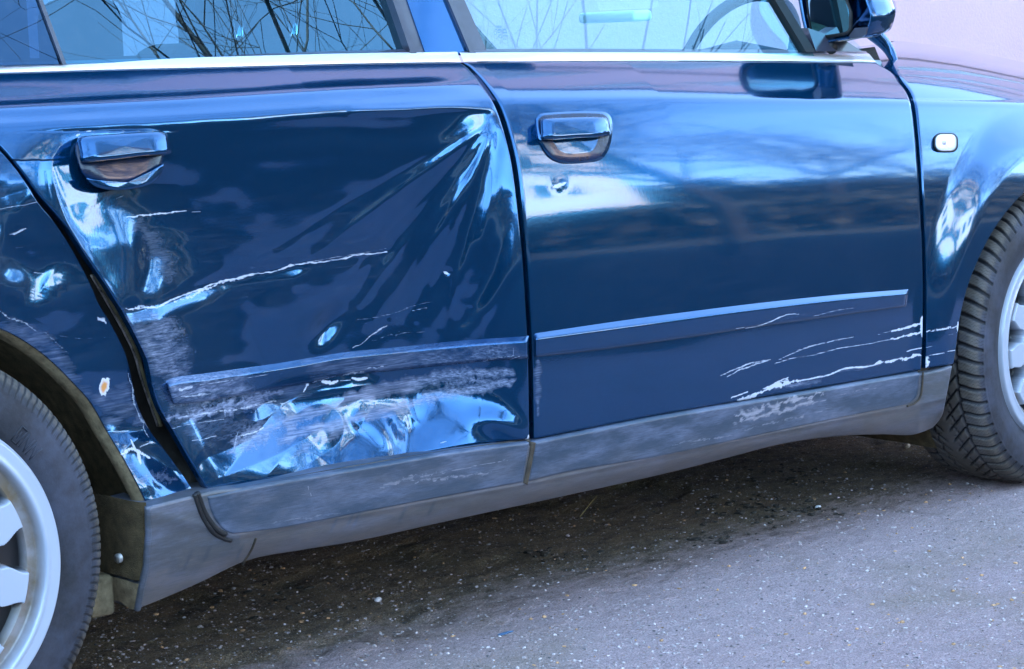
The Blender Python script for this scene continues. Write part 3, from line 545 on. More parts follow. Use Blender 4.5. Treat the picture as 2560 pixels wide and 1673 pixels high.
def front_wear(Q):
    x, y = Q.T
    w = strokes(Q, [([(1842, 998), (1864, 996), (1889, 986)], 9, 1.3, .8), ([(1880, 988), (1921, 971), (1968, 958), (2015, 949)], 5, 1.2, 1.2), ([(2005, 950), (2069, 938), (2110, 922), (2173, 916), (2204, 906)], 2.8, 1.2, .5), ([(2190, 909), (2252, 899), (2305, 888)], 4.2, 1.2, 1.3),
                    ([(1908, 971), (1940, 957), (1971, 943)], 2.8, 1, 1), ([(1925, 966), (1968, 950)], 2, 1), ([(1828, 995), (1870, 979)], 2, 1.1), ([(1801, 940), (1842, 921), (1876, 908), (1927, 899)], 3, .8, .6), ([(1817, 943), (1858, 922), (1920, 902)], 2.8, .8, .6),
                    ([(1935, 910), (1984, 895), (2040, 886), (2094, 872), (2157, 862), (2233, 847)], 1.7, .85, .2), ([(2230, 848), (2267, 839), (2307, 831)], 3.2, 1.2, 1.2), ([(1949, 899), (1999, 876), (2047, 861), (2135, 842)], 2.6, .75, .5),
                    ([(1985, 877), (2030, 862)], 2, .5), ([(2195, 836), (2233, 826)], 1.4, .8), ([(2228, 828), (2261, 820), (2304, 809)], 3.6, 1.2, 1.2), ([(2267, 879), (2307, 869)], 2.4, 1.1, .8), ([(2306, 790), (2304, 815), (2307, 842)], 5, 1.3, .4),
                    ([(2305, 890), (2305, 920)], 3, .8), ([(1384, 467), (1398, 463), (1413, 459)], 5.5, 1.25, .5), ([(1950, 897), (1970, 916)], 1, .5), ([(2065, 919), (2095, 912)], 1, .5), ([(1360, 735), (1380, 715)], 1.1, .5), ([(1338, 470), (1341, 500)], 1.6, .5, 1.6), ([(1992, 962), (2030, 948)], 7, .45, 1),
                    ([(1340, 1096), (1500, 1070), (1800, 1016)], 1.2, .5, 2)], 15)
    h = patch(Q, [(1350, 500), (2290, 470), (2300, 930), (1345, 1100)], 260, .05, 12, .3, 60); h = np.maximum(h, strokes(Q, [([(1930, 968), (2000, 960), (2050, 950)], 9, .5), ([(1345, 900), (1345, 1040)], 8, .35), ([(2100, 930), (2200, 910)], 8, .25)], 3))
    sp = sst(480, 700, y)*(fbm(x/4.5+y/9, y/3.2, 55, 2) > .69)*.24; return {'white': np.maximum(w, sp), 'haze': h, 'rust': 0*x}
FD = cpanel('front_door', [(1337, 1098), (1657, 1036), (1963, 983), (2302, 925)], [(1158, 156), (1500, 153), (1900, 154), (2190, 156)], B_R, [(2304, 925), (2309, 800), (2308, 640), (2300, 480), (2289, 330), (2274, 245), (2240, 190), (2190, 156)], 2.9, PAINT, CARO, attrs=front_wear,
            disp=lambda x, y: -.0014*(fbm(x/420, y/160, 61, 2)-.5)-.001*np.exp(-((x-1398)/16)**2-((y-464)/14)**2))
def fend_wear(Q):
    x, y = Q.T; w = strokes(Q, [([(2313, 831), (2350, 824), (2396, 815)], 2.6, 1.2, 1.3), ([(2318, 891), (2350, 884), (2390, 875)], 2, .9, .9), ([(2370, 838), (2392, 832)], 1.4, .7), ([(2312, 870), (2330, 866)], 1.4, .8), ([(2396, 806), (2394, 830)], 3.5, 1.2)], 25)
    r = .5*np.exp(-((x-2316)/12)**2-((y-905)/22)**2)*(.6+.8*fbm(x/5, y/5, 3, 2)); return {'white': w, 'haze': patch(Q, [(2310, 450), (2420, 480), (2390, 920), (2310, 920)], 120, .08, 4), 'rust': np.clip(r*1.1, 0, .5)}
SIL = [(2214, 112), (2240, 103), (2300, 108), (2400, 122), (2480, 138), (2560, 156), (2700, 190), (2850, 230)]
def fsurf(px, py, off=0.0, disp=None):
    px, py = np.asarray(px, float), np.asarray(py, float); P = surf(px, py, off, disp)
    yc = crease_px(px)-3; ys = np.interp(px, [2130, 2180]+[p[0] for p in SIL], [128, 118]+[p[1] for p in SIL]); v = (yc-py)/np.maximum(yc-ys, 5)
    Y0 = surf(px, yc, off)[..., 1]; Y = Y0+np.where(v > 0, .105*v+.055*v**2+.16*np.clip(v, 0, 2)**5, 0); d = ray(px, py); t = (Y-CAM[1])/d[..., 1]; Q = CAM+d*t[..., None]
    return np.where((v > 0)[..., None], Q, P)
FF = cpanel('front_fender', [(2316, 921), (2350, 916), (2384, 911)], [(2214, 112), (2240, 103), (2300, 108), (2400, 122), (2480, 138), (2560, 156), (2700, 190), (2850, 230)],
            [(2316, 921), (2318, 800), (2316, 640), (2308, 480), (2297, 330), (2284, 245), (2250, 190), (2214, 112)],
            [(2384, 911), (2391, 860), (2401, 790), (2420, 715), (2448, 645), (2482, 580), (2525, 520), (2575, 470), (2640, 425), (2730, 395), (2800, 340), (2850, 230)], 3.2, PAINT, CARO, attrs=fend_wear, skirt=.03, base=fsurf)
def qdent(px, py):
    sh = px.shape; Q = np.stack([px.ravel(), py.ravel()], -1); x, y = Q.T; t = sst(330, 520, y)
    h = np.interp(y, [360, 450, 1010, 1080, 1250], [0, .004, .046, .048, .026])+t*(.006*(fbm(x/95, y/120, 75, 2)-.5)+.004*(fbm(x/230, y/210, 71, 2)-.5)*1.6+.020*sst(-30, 120, x)*sst(380, 700, y)*sst(1231, 1000, y))
    h += fold(Q, [(40, 480), (90, 640), (120, 720), (90, 800)], 46, -.0045)+fold(Q, [(0, 640), (60, 660), (120, 700)], 44, .004)+fold(Q, [(0, 790), (90, 850), (180, 930), (240, 1010)], 40, -.003)
    h += sst(1000, 1060, y)*(fold(Q, [(350, 1090), (400, 1150), (470, 1220)], 44, .012)+fold(Q, [(300, 1100), (380, 1110), (420, 1140)], 30, -.004)+.002*(fbm(x/70, y/60, 73, 2)-.5))
    return h.reshape(sh)
def q_wear(Q):
    x, y = Q.T
    w = strokes(Q, [([(0, 522), (48, 515), (93, 506)], 1.8, .8), ([(22, 588), (45, 580), (66, 573)], 2.6, .95, 1.3), ([(0, 562), (20, 559)], 1.4, .6), ([(40, 620), (60, 618)], 1.8, .6), ([(85, 682), (108, 684)], 1.6, .9), ([(0, 709), (26, 707)], 1.2, .6), ([(160, 655), (176, 653)], 1.2, .6),
                    ([(0, 780), (40, 800), (95, 828)], 5, .6, 1.2), ([(110, 832), (140, 855), (170, 885)], 3.5, .5, 1.2), ([(245, 790), (262, 806)], 5, .8, 1.6), ([(150, 840), (210, 847), (290, 842)], 1.5, .6), ([(195, 955), (230, 950), (240, 955)], 1.2, .5), ([(255, 918), (270, 914)], 2, .5),
                    ([(302, 1138), (328, 1124), (350, 1130), (376, 1146)], 4.6, 1.4, .8), ([(326, 1102), (340, 1126)], 3.2, 1.3, .8), ([(345, 1132), (353, 1160)], 6, 1.4, .7), ([(350, 1118), (380, 1105)], 1.6, 1.2), ([(376, 1264), (395, 1258), (414, 1249)], 5, 1.4, 1), ([(420, 1247), (440, 1241)], 2, 1),
                    ([(322, 930), (330, 980), (345, 1040), (372, 1090)], 3, .7, 1.8), ([(345, 1030), (375, 1075)], 4, .6, 1.6), ([(60, 440), (250, 763)], .9, .6, .2), ([(268, 968), (276, 960)], 2, .6), ([(240, 1003), (262, 996), (300, 985)], 3, .45, 1)], 35)
    h = np.maximum(patch(Q, [(230, 985), (330, 955), (350, 1040), (270, 1070)], 30, .7, 3), patch(Q, [(0, 790), (120, 830), (240, 1000), (160, 960), (0, 850)], 30, .55, 4)); h = np.maximum(h, strokes(Q, [([(350, 1200), (400, 1190), (430, 1200)], 14, .6, 1), ([(300, 1150), (330, 1170)], 14, .35, 1), ([(330, 1060), (360, 1045)], 20, .5)], 8)); h = np.maximum(h*.7, .05)
    e = ((x-260)*math.cos(.25)+(y-967)*math.sin(.25))/14; f = (-(x-260)*math.sin(.25)+(y-967)*math.cos(.25))/28; r = np.clip(1.25-np.hypot(e, f)*(.75+.5*fbm(x/6, y/6, 9, 2)), 0, 1)
    return {'white': w, 'haze': h, 'rust': r}
ARCH = [(368, 1262), (351, 1225), (314, 1155), (268, 1078), (227, 1007), (177, 951), (140, 914), (100, 880), (50, 847), (0, 823), (-80, 800), (-170, 795)]
QP = cpanel('rear_quarter_panel', [(368, 1262), (420, 1247), (486, 1231)], [(-170, 795), (-250, 600), (-300, 400), (-330, 196), (-200, 188)], ARCH, C_Q, 2.6, PAINT, CARO, disp=qdent, attrs=q_wear, skirt=.02)
# jambs seen through the door gaps
def inset(px, py, off, disp): return surf(px, py, off, disp)
cpanel('door_jamb', [(470, 1262), (560, 1240)], [(-240, 190), (-150, 186)], [(a-14, b) for a, b in C_Q], [(a+26, b+6) for a, b in C_D], 8, JAMB, CARO, off=-.036, disp=qdent, skirt=.05)
cpanel('door_jamb', [(1310, 1110), (1350, 1104)], [(1135, 150), (1175, 150)], [(a-10, b) for a, b in B_L], [(a+12, b) for a, b in B_R], 14, JAMB, CARO, off=-.02, skirt=.05)
cpanel('fender_seam', [(2296, 930), (2326, 925)], [(2202, 178), (2228, 178)], [(2296, 930), (2301, 800), (2300, 640), (2292, 480), (2281, 330), (2266, 250), (2232, 204), (2202, 178)], [(2326, 925), (2328, 800), (2326, 640), (2318, 480), (2307, 330), (2294, 250), (2250, 204), (2228, 178)], 14, SEAM, CARO, off=-.012, skirt=.03)
_mid = [((a[0]+b[0])/2+4, (a[1]+b[1])/2) for a, b in (((222, 699), (240, 676)), ((275, 804), (313, 788)), ((313, 880), (360, 878)), ((335, 951), (380, 950)), ((375, 1076), (420, 1055)))]
_mp = poly(_mid, 40); _P = surf(_mp[:, 0], _mp[:, 1], -.028, qdent); keep(MB().tube(_P, .0035, 6).build('gap_weatherstrip', simple('olive_grime', (.10, .08, .04), .7, var=.7, vs=40), None, True))
_mp2 = _mp-np.array([7, 0]); _P = surf(_mp2[:, 0], _mp2[:, 1], -.026, qdent); keep(MB().tube(_P, .002, 6).build('gap_weatherstrip', simple('scuffed_metal_edge', (.20, .17, .16), .5, .3, var=.9, vs=60), None, True))
# --- mouldings on the doors
def strip(name, top, bot, mat, parent, off, prof, disp=None, attrs=None, step=4, nv=26, capends=True):
    n = int(np.hypot(*np.diff(np.array(top, float), axis=0).T).sum()/step); a, b = poly(top, n), poly(bot, n)
    v = np.linspace(0, 1, nv)[None, :, None]; G = a[:, None]*(1-v)+b[:, None]*v; Q = G.reshape(-1, 2)
    o = np.interp(np.linspace(0, 1, nv), [p[0] for p in prof], [p[1] for p in prof])[None]*np.ones((n, 1))*off
    s = np.arange(n)*step; e = np.minimum(s, s[::-1])[:, None]
    if capends: o = o*np.clip(e/5., 0, 1)**.6
    P = surf(Q[:, 0], Q[:, 1], o.ravel(), disp)
    return mesh_obj(name, P, grid_faces(n, nv)[:, ::-1], mat, parent, True, attrs(Q) if attrs else None)
PR = [(0, -.1), (.05, .12), (.25, .95), (.30, 1.0), (.88, .78), (.97, .5), (1, -.1)]
def rm_wear(Q):
    x, y = Q.T
    w = strokes(Q, [([(880, 962), (1000, 930)], 2, .6, 1.5), ([(770, 960), (850, 940), (960, 915)], 4, .7, 1.4), ([(450, 975), (480, 968)], 5, .8, 1.5), ([(455, 990), (530, 985)], 3, .7, 1.5), ([(500, 962), (600, 948), (670, 936)], 1.6, .8, 1), ([(1170, 915), (1240, 895), (1290, 890)], 2.6, .6, 1.4), ([(1260, 905), (1300, 890)], 1.5, .8),
                    ([(1282, 862), (1284, 890)], 2.5, .6), ([(1010, 905), (1090, 890)], 1.4, .6), ([(700, 935), (760, 920)], 2, .5)], 4)
    h = patch(Q, [(415, 930), (620, 925), (640, 1010), (430, 1020)], 30, .8, 2); h = np.maximum(h, patch(Q, [(760, 900), (1250, 850), (1320, 900), (800, 980)], 40, .5, 8)); return {'white': w, 'haze': np.maximum(h*.8, .03), 'rust': 0*x}
strip('door_moulding', [(414, 951), (440, 941), (520, 931), (700, 906), (858, 880), (1000, 866), (1137, 852), (1260, 843), (1322, 839)], [(432, 1010), (445, 1012), (520, 1003), (660, 978), (780, 958), (850, 941), (1000, 926), (1200, 905), (1322, 897)], PAINT, RD, .0105, PR, dent, rm_wear, 3)
def fm_wear(Q):
    return {'white': strokes(Q, [([(1842, 821), (1889, 817), (1927, 804), (1968, 787), (1999, 785)], 2.2, .9, .5), ([(1949, 802), (2015, 785)], 1.6, .6), ([(2031, 793), (2078, 779), (2135, 769)], 1.6, .7), ([(1400, 842), (1410, 846)], 3, .5), ([(1478, 832), (1484, 838)], 2.5, .5)], 6), 'haze': .05+0*Q[:, 0], 'rust': 0*Q[:, 0]}
strip('door_moulding', [(1336, 832), (1500, 808), (1700, 781), (1900, 756), (2100, 735), (2272, 722)], [(1336, 894), (1500, 876), (1700, 848), (1900, 818), (2100, 790), (2266, 767)], PAINT, FD, .0105, PR, None, fm_wear, 4)
# --- bright belt trim
PRC = [(0, 0), (.1, .8), (.3, 1), (.75, 1), (.93, .7), (1, 0)]
strip('belt_trim', [(-200, 162), (0, 156), (300, 147), (560, 141), (860, 133), (1143, 129)], [(-200, 188), (0, 183), (300, 174), (560, 168), (860, 160), (1152, 155)], CHROME, RD, .004, PRC, step=10, nv=16)
strip('belt_trim', [(1149, 131), (1400, 130), (1700, 131), (2000, 133), (2172, 134)], [(1160, 154), (1400, 153), (1700, 152), (2000, 153), (2190, 155)], CHROME, FD, .004, PRC, step=10, nv=16)
strip('belt_seal', [(-200, 152), (0, 148), (300, 140), (560, 134), (860, 126), (1148, 121)], [(-200, 166), (0, 160), (300, 151), (560, 145), (860, 137), (1146, 132)], DARKT, RD, .001, PRC, step=12, nv=8)
strip('belt_seal', [(1150, 123), (1400, 122), (1700, 123), (2000, 125), (2165, 128)], [(1152, 135), (1400, 134), (1700, 135), (2000, 137), (2172, 138)], DARKT, FD, .001, PRC, step=12, nv=8)
# --- lower claddings
def cl_r(Q):
    x, y = Q.T
    w = strokes(Q, [([(950, 1218), (1040, 1192), (1120, 1180)], 9, .55, 1.2), ([(1040, 1205), (1150, 1190), (1230, 1180)], 5, .6, 1.2), ([(1100, 1185), (1190, 1165), (1270, 1150)], 2, .7, 1), ([(620, 1315), (760, 1295), (900, 1275)], 4, .5, 1), ([(770, 1215), (778, 1240)], 1.5, .9), ([(730, 1250), (770, 1235)], 6, .45, 1.3), ([(900, 1190), (1000, 1180)], 5, .35, 1.2), ([(560, 1300), (620, 1320)], 4, .4)], 5)
    return {'white': w, 'haze': patch(Q, [(580, 1225), (1300, 1110), (1310, 1205), (600, 1330)], 60, .35, 5, .8, 60)}
def cl_f(Q):
    x, y = Q.T
    L_ = [([(1840, 1040), (1900, 1020), (1990, 1000), (2060, 985)], 9, .75, 1.2), ([(1830, 1058), (1900, 1038), (2000, 1015), (2060, 1002)], 8, .7, 1.2), ([(1850, 1078), (1930, 1055), (2010, 1040)], 4, .6, 1.2), ([(1680, 1112), (1760, 1098), (1830, 1088)], 4, .6, 1.2), ([(1670, 1122), (1740, 1108)], 3, .5, 1.2), ([(1840, 1075), (1890, 1060)], 3, .5), ([(2090, 992), (2150, 975), (2220, 965)], 3, .6, 1.2), ([(2000, 1040), (2080, 1020)], 2.5, .6, 1.2), ([(2060, 980), (2130, 968)], 6, .45, 1.2), ([(1338, 1110), (1328, 1160), (1320, 1205)], 3.5, .55, 1), ([(1330, 1200), (1500, 1165)], 2.5, .35, 1.3)]
    return {'white': strokes(Q, L_, 5), 'haze': patch(Q, [(1340, 1160), (1900, 1060), (2280, 990), (2290, 1020), (1320, 1215)], 40, .3, 5, .8, 60)}
def c_prof_panel(name, bot, top, lef, rig, step, mat, parent, off, attrs, disp=None):
    return cpanel(name, bot, top, lef, rig, step, mat, parent, off=off, attrs=attrs, skirt=.022, edge=.010, disp=disp)
c_prof_panel('lower_cladding', [(584, 1336), (694, 1324), (800, 1305), (946, 1276), (1130, 1241), (1310, 1208)], [(519, 1240), (620, 1219), (700, 1204), (850, 1178), (973, 1157), (1130, 1130), (1327, 1104)],
             [(584, 1336), (560, 1326), (540, 1304), (526, 1275), (517, 1240)], [(1310, 1208), (1318, 1160), (1328, 1104)], 3.2, CLAD, RD, .012, cl_r)
c_prof_panel('lower_cladding', [(1318, 1208), (1441, 1179), (1657, 1142), (1926, 1083), (2120, 1041), (2262, 1013)], [(1341, 1104), (1500, 1072), (1657, 1041), (1963, 989), (2304, 930)],
             [(1318, 1208), (1328, 1160), (1340, 1104)], [(2262, 1013), (2285, 1003), (2298, 985), (2304, 930)], 3.6, CLAD, FD, .012, cl_f)
def sill_attr(Q):
    x, y = Q.T; top = np.interp(x, [584, 1310, 2262], [1336, 1208, 1013]); bt = np.interp(x, [346, 500, 904, 1400, 1818, 2297], [1524, 1459, 1354, 1244, 1143, 1084])
    h = np.where((x > 600) & (x < 2300), .75, .25)*(.5+.8*fbm(x/60, y/22, 5, 4)); h = np.maximum(h, sst(70, 10, bt-y)*.8)
    h = np.maximum(h, patch(Q, [(470, 1370), (640, 1380), (600, 1440), (380, 1540), (350, 1440)], 40, .8, 7, .7))
    w = strokes(Q, [([(395, 1300), (400, 1340), (420, 1330)], 12, .35, 1.6), ([(620, 1350), (1000, 1290)], 8, .25, 1.5), ([(2060, 1050), (2100, 1038), (2140, 1036)], 4, .6, 1), ([(1945, 1078), (2040, 1062), (2140, 1042)], 3, .45, 1), ([(900, 1300), (960, 1290)], 6, .3)], 6)
    run = sum(np.exp(-(((x-c)+.45*(y-1290))/4)**2)*sst(30, 5, np.abs(y-yy)) for c, yy in ((880, 1300), (895, 1300), (1005, 1285), (1070, 1270), (845, 1310), (560, 1385), (520, 1400), (640, 1380)))
    return {'white': w, 'haze': np.clip(h-run*.8, 0, 1)}
def sill_disp(px, py):
    top = np.interp(px, [365, 500, 584, 1310, 2262, 2380], [1268, 1300, 1336, 1208, 1013, 990]); bt = np.interp(px, [346, 500, 623, 904, 1400, 1818, 2087, 2297, 2366], [1524, 1459, 1402, 1354, 1244, 1143, 1092, 1084, 1030])
    t = np.clip((py-top)/np.maximum(bt-top, 5), 0, 1.2); return .030*t**2.2-.004*np.exp(-((t-.05)/.12)**2)
SP = cpanel('sill_panel', [(344, 1525), (420, 1494), (500, 1459), (623, 1402), (760, 1376), (904, 1352), (1140, 1300), (1400, 1244), (1657, 1187), (1818, 1146), (1950, 1112), (2087, 1092), (2200, 1087), (2270, 1089), (2300, 1084), (2334, 1070)],
            [(371, 1268), (486, 1240), (560, 1225), (700, 1212), (973, 1165), (1330, 1112), (1657, 1050), (1963, 996), (2304, 935), (2384, 915)],
            [(344, 1525), (366, 1420), (372, 1340), (371, 1268)], [(2334, 1070), (2358, 1040), (2368, 1000), (2384, 915)], 4, SILL, CARO, off=.006, disp=sill_disp, attrs=sill_attr, skirt=.11, edge=.004)
def line_part(name, pts, w, mat, parent, off, n=40, disp=None):
    p = poly(pts, n); P = surf(p[:, 0], p[:, 1], off, disp); return MB().tube(P, w, 6).build(name, mat, parent, True)
line_part('cladding_gap_shade', [(486, 1236), (505, 1290), (532, 1330), (560, 1347), (578, 1352)], .0036, BLACK, SP, .006, disp=sill_disp)  # both black tubes stand in for the shaded gap beside the cladding
line_part('cladding_gap_shade', [(492, 1232), (512, 1284), (540, 1322), (564, 1336)], .005, BLACK, SP, .004, disp=sill_disp)
line_part('sill_seam', [(640, 1345), (628, 1375), (606, 1410)], .0022, SEAM, SP, .006, disp=sill_disp)
line_part('sill_seam', [(1332, 1106), (1322, 1160), (1312, 1210)], .0060, SEAM, SP, .005, disp=sill_disp)
line_part('sill_seam', [(2308, 930), (2303, 985), (2290, 1006), (2268, 1016)], .0022, SEAM, SP, .008, disp=sill_disp)
line_part('door_edge_seal', [(530, 1236), (700, 1203), (905, 1166), (1137, 1128), (1322, 1102)], .0042, simple('grimy_seal', (.05, .042, .035), .8, var=.6, vs=30), RD, -.006, 80)
# sill end beside the rear wheel, wheel arch liners
def arch_liner(cx, y0, y1, R, a0, a1, name, n=90, lip=None):
    a = np.radians(np.linspace(a0, a1, n)); yy = np.linspace(y0, y1, 24); A_, Y_ = np.meshgrid(a, yy, indexing='ij')
    r = R+.004*(fbm(A_*9, Y_*30, 5, 3)-.5); return keep(mesh_obj(name, np.stack([cx+r*np.cos(A_), Y_, .32+r*np.sin(A_)], -1).reshape(-1, 3), grid_faces(n, 24), FELT, None, True))
Aed = poly(ARCH, 120); Aw = surf(Aed[:, 0], Aed[:, 1], 0, qdent)
# liner is lofted inward from the traced arch edge
def loft(name, edge, offs, mat, parent, noisey=.003):
    n = len(edge); rows = []
    for k, (dx, dy, dz) in enumerate(offs): rows.append(edge+np.array([dx, dy, dz]))
    P = np.stack(rows, 1); P[..., 0] += noisey*(fbm(P[..., 2]*40, P[..., 1]*30, 5, 3)-.5); return mesh_obj(name, P.reshape(-1, 3), grid_faces(n, len(offs)), mat, parent, True)
cen = np.array([0., 0., .31])
rad_ = Aw-cen; rad_[:, 1] = 0; rl = np.linalg.norm(rad_, axis=1, keepdims=True); u_ = rad_/rl
lipw = .020+.012*np.sin(np.linspace(0, 1, 120)*9)[:, None]*sst(.2, .5, np.linspace(0, 1, 120))[:, None]
def rows(edge, L_): return np.stack([edge+u_*a+np.array([0, b, 0]) for a, b in L_], 1)
P = rows(Aw, [(.0, .004), (-.006, .010), (-.010, .024), (-.004, .032)]); lip = mesh_obj('arch_lip', P.reshape(-1, 3), grid_faces(120, 4), MUD, None, True); keep(lip)
_ext = np.vstack([Aw[:1]+[[.004, .012, -.05]], Aw]); u_ = np.vstack([u_[:1], u_])
P = rows(_ext, [(-.002, .034), (.006, .05), (.012, .09), (.012, .16), (.0, .26), (-.03, .33)]); P[..., 0] += .004*(fbm(P[..., 2]*25, P[..., 1]*30, 5, 3)-.5)
LN = keep(mesh_obj('wheel_arch_liner', P.reshape(-1, 3), grid_faces(121, 6), FELT, None, True))
sx, sy, sz_ = surf(np.array([371.]), np.array([1268.]))[0]
p0 = surf(np.array([371., 372, 366, 352, 344]), np.array([1268., 1340, 1420, 1480, 1525]), .006, sill_disp)
e0 = np.array([p0[0]+(p0[-1]-p0[0])*0])
prof = np.stack([np.interp(np.linspace(0, 1, 40), np.linspace(0, 1, 5), p0[:, i]) for i in range(3)], -1)
T_ = np.linspace(0, 1, 40)[:, None]; keep(MB().tube(prof+np.array([.002, .004, 0]), .0055, 8).build('sill_lip', SILL, None, True))
prof[0, 2] += .006
rowsP = [prof+np.array([0, .0, 0]), prof+np.array([-.006, .012, 0]), prof+np.array([-.010, .035, 0])-T_**3*np.array([0, 0, -.01]), prof+np.array([-.012, .10, 0]), prof+np.array([-.02, .20, 0]), prof+np.array([-.05, .30, 0])]
keep(mesh_obj('sill_end_cap', np.stack(rowsP, 1)[26:].reshape(-1, 3), grid_faces(14, 6), MUD, None, True))
keep(mesh_obj('liner_lower', np.stack(rowsP, 1)[:26].reshape(-1, 3)+np.array([-.0, .006, 0]), grid_faces(26, 6), FELT, None, True))
fl = at(np.array([238., 300., 320., 300., 250.]), np.array([1545., 1540., 1530., 1560., 1580.]), 1, .16)
keep(MB().box(p0[-1][0]-.055, p0[-1][0]-.012, .11, .24, p0[-1][2]-.012, p0[-1][2]+.05, .008).build('mud_deflector', MUD, None, True))
sc_ = rowsP[2][18]*.75+rowsP[3][18]*.25+np.array([-.002, .006, 0])
keep(MB().tube([sc_+np.array([-.004, -.002, 0]), sc_+np.array([.02, .004, 0])], [.0075, .006], 12).build('liner_screw', simple('screw_metal', (.45, .43, .40), .4, .6), None, True))
arch_liner(2.65, .10, .36, .365, 60, 215, 'wheel_arch_liner')
# --- wheels
def tyre(parent, small):
    sec = [(-.060, .200), (-.080, .203), (-.091, .209), (-.098, .222), (-.1025, .240), (-.1040, .258), (-.1022, .276), (-.0985, .290), (-.0945, .2985), (-.089, .3060), (-.080, .3112), (-.060, .3145), (-.03, .3162), (0, .3168)]
    sec = sec+[(-a, b) for a, b in sec[-2::-1]]; sec = np.array(sec)
    s = np.concatenate([[0], np.cumsum(np.hypot(*np.diff(sec, axis=0).T))]); m = 150; u = np.linspace(0, s[-1], m); yy, rr = np.interp(u, s, sec[:, 0]), np.interp(u, s, sec[:, 1])
    for _ in range(2): yy[1:-1] = (yy[:-2]+yy[1:-1]*2+yy[2:])/4; rr[1:-1] = (rr[:-2]+rr[1:-1]*2+rr[2:])/4
    n = 1260; a = np.linspace(0, 2*np.pi, n, endpoint=False); A_, Y_ = np.meshgrid(a, yy, indexing='ij'); R_ = rr[None]*np.ones((n, 1))
    U = A_*.316; p = 2*np.pi*.316/(160 if small else 64); ay = np.abs(Y_); shift = np.where(Y_ > 0, .5, 0)
    ph = U/p+shift+.55*((ay-.05)/.05).clip(0, 1)**1.6*-1; fr = ph % 1
    sh = sst(.050, .056, ay)*sst(.1015, .0985, ay)*(R_ > .285)
    g1 = sst(.16, .09, np.minimum(fr, 1-fr)*1.0)*sh
    zz = .052+.003*np.abs(((U/p+shift) % 1)-.5); g2 = sst(.0035, .0015, np.abs(ay-zz))*(R_ > .29)
    ph2 = (U+1.1*ay*np.where(ay < .052, 1, 0))/(p); f2 = ph2 % 1; g3 = sst(.11, .06, np.minimum(f2, 1-f2))*sst(.052, .048, ay)*sst(.006, .012, ay)*(R_ > .29)
    g4 = sst(.002, .001, np.abs(ay-.020-.012*((U/(p*1.0)) % 1)))*.8*(R_ > .29)
    sip = np.clip(1-np.abs(((ph*4+.25*np.sin(ay*900)) % 1)-.5)*7, 0, 1)*sh*(1-g1)
    g = np.clip(np.maximum.reduce([g1, g2, g3, g4]), 0, 1)
    R_ = R_-(.0018 if small else .0062)*g*np.where(ay < .0985, 1, .35)-.0007*sip
    wall = (ay > .0985) | (R_ < .29)
    rib = sum(np.exp(-((rr-q)/.0012)**2) for q in (.286, .2135)); Y2 = Y_-np.sign(Y_)*0+(-1)*.0010*rib[None]*np.where(Y_ < 0, 1, 0)
    X = R_*np.cos(A_); Z = np.maximum(R_*np.sin(A_), -.3105)
    hz = np.clip(sst(.292, .302, rr)[None]*(1-g)*.55*(.6+.8*fbm(A_*30, Y_*60, 3, 3)), 0, 1); hz = np.maximum(hz, .35*sst(.215, .205, rr)[None]*(fbm(A_*25, R_*60, 8, 3)))
    o = mesh_obj('tyre', np.stack([X, Y2*1.0, Z], -1).reshape(-1, 3), grid_faces(n, m, close_i=True), RUB, parent, True, {'haze': hz.ravel(), 'white': np.clip(g*.9+sip*.8*sh, 0, 1).ravel()})
    return o
def letters(t, start, chars):
    G = {'N': [((0, 0), (0, 1)), ((0, 1), (.7, 0)), ((.7, 0), (.7, 1))], 'D': [((0, 0), (0, 1)), ((0, 1), (.7, 1)), ((.7, 1), (.7, 0)), ((.7, 0), (0, 0)), ((.3, .25), (.3, .75))]}
    mb = MB()
    for i, c in enumerate(chars):
        for (x0, y0), (x1, y1) in G[c]:
            pts = []
            for s in (0, .5, 1):
                x = x0+(x1-x0)*s; y = y0+(y1-y0)*s; ang = start-(i*1.05+x)*.062; r = .236+y*.024
                q = np.interp(r, [.222, .240, .260], [-.0980, -.1025, -.1040]); pts.append((r*math.cos(ang), q-.0004, r*math.sin(ang)))
            mb.tube(pts, .0011, 5)
    return mb.build('raised_lettering', RUB, t, True)
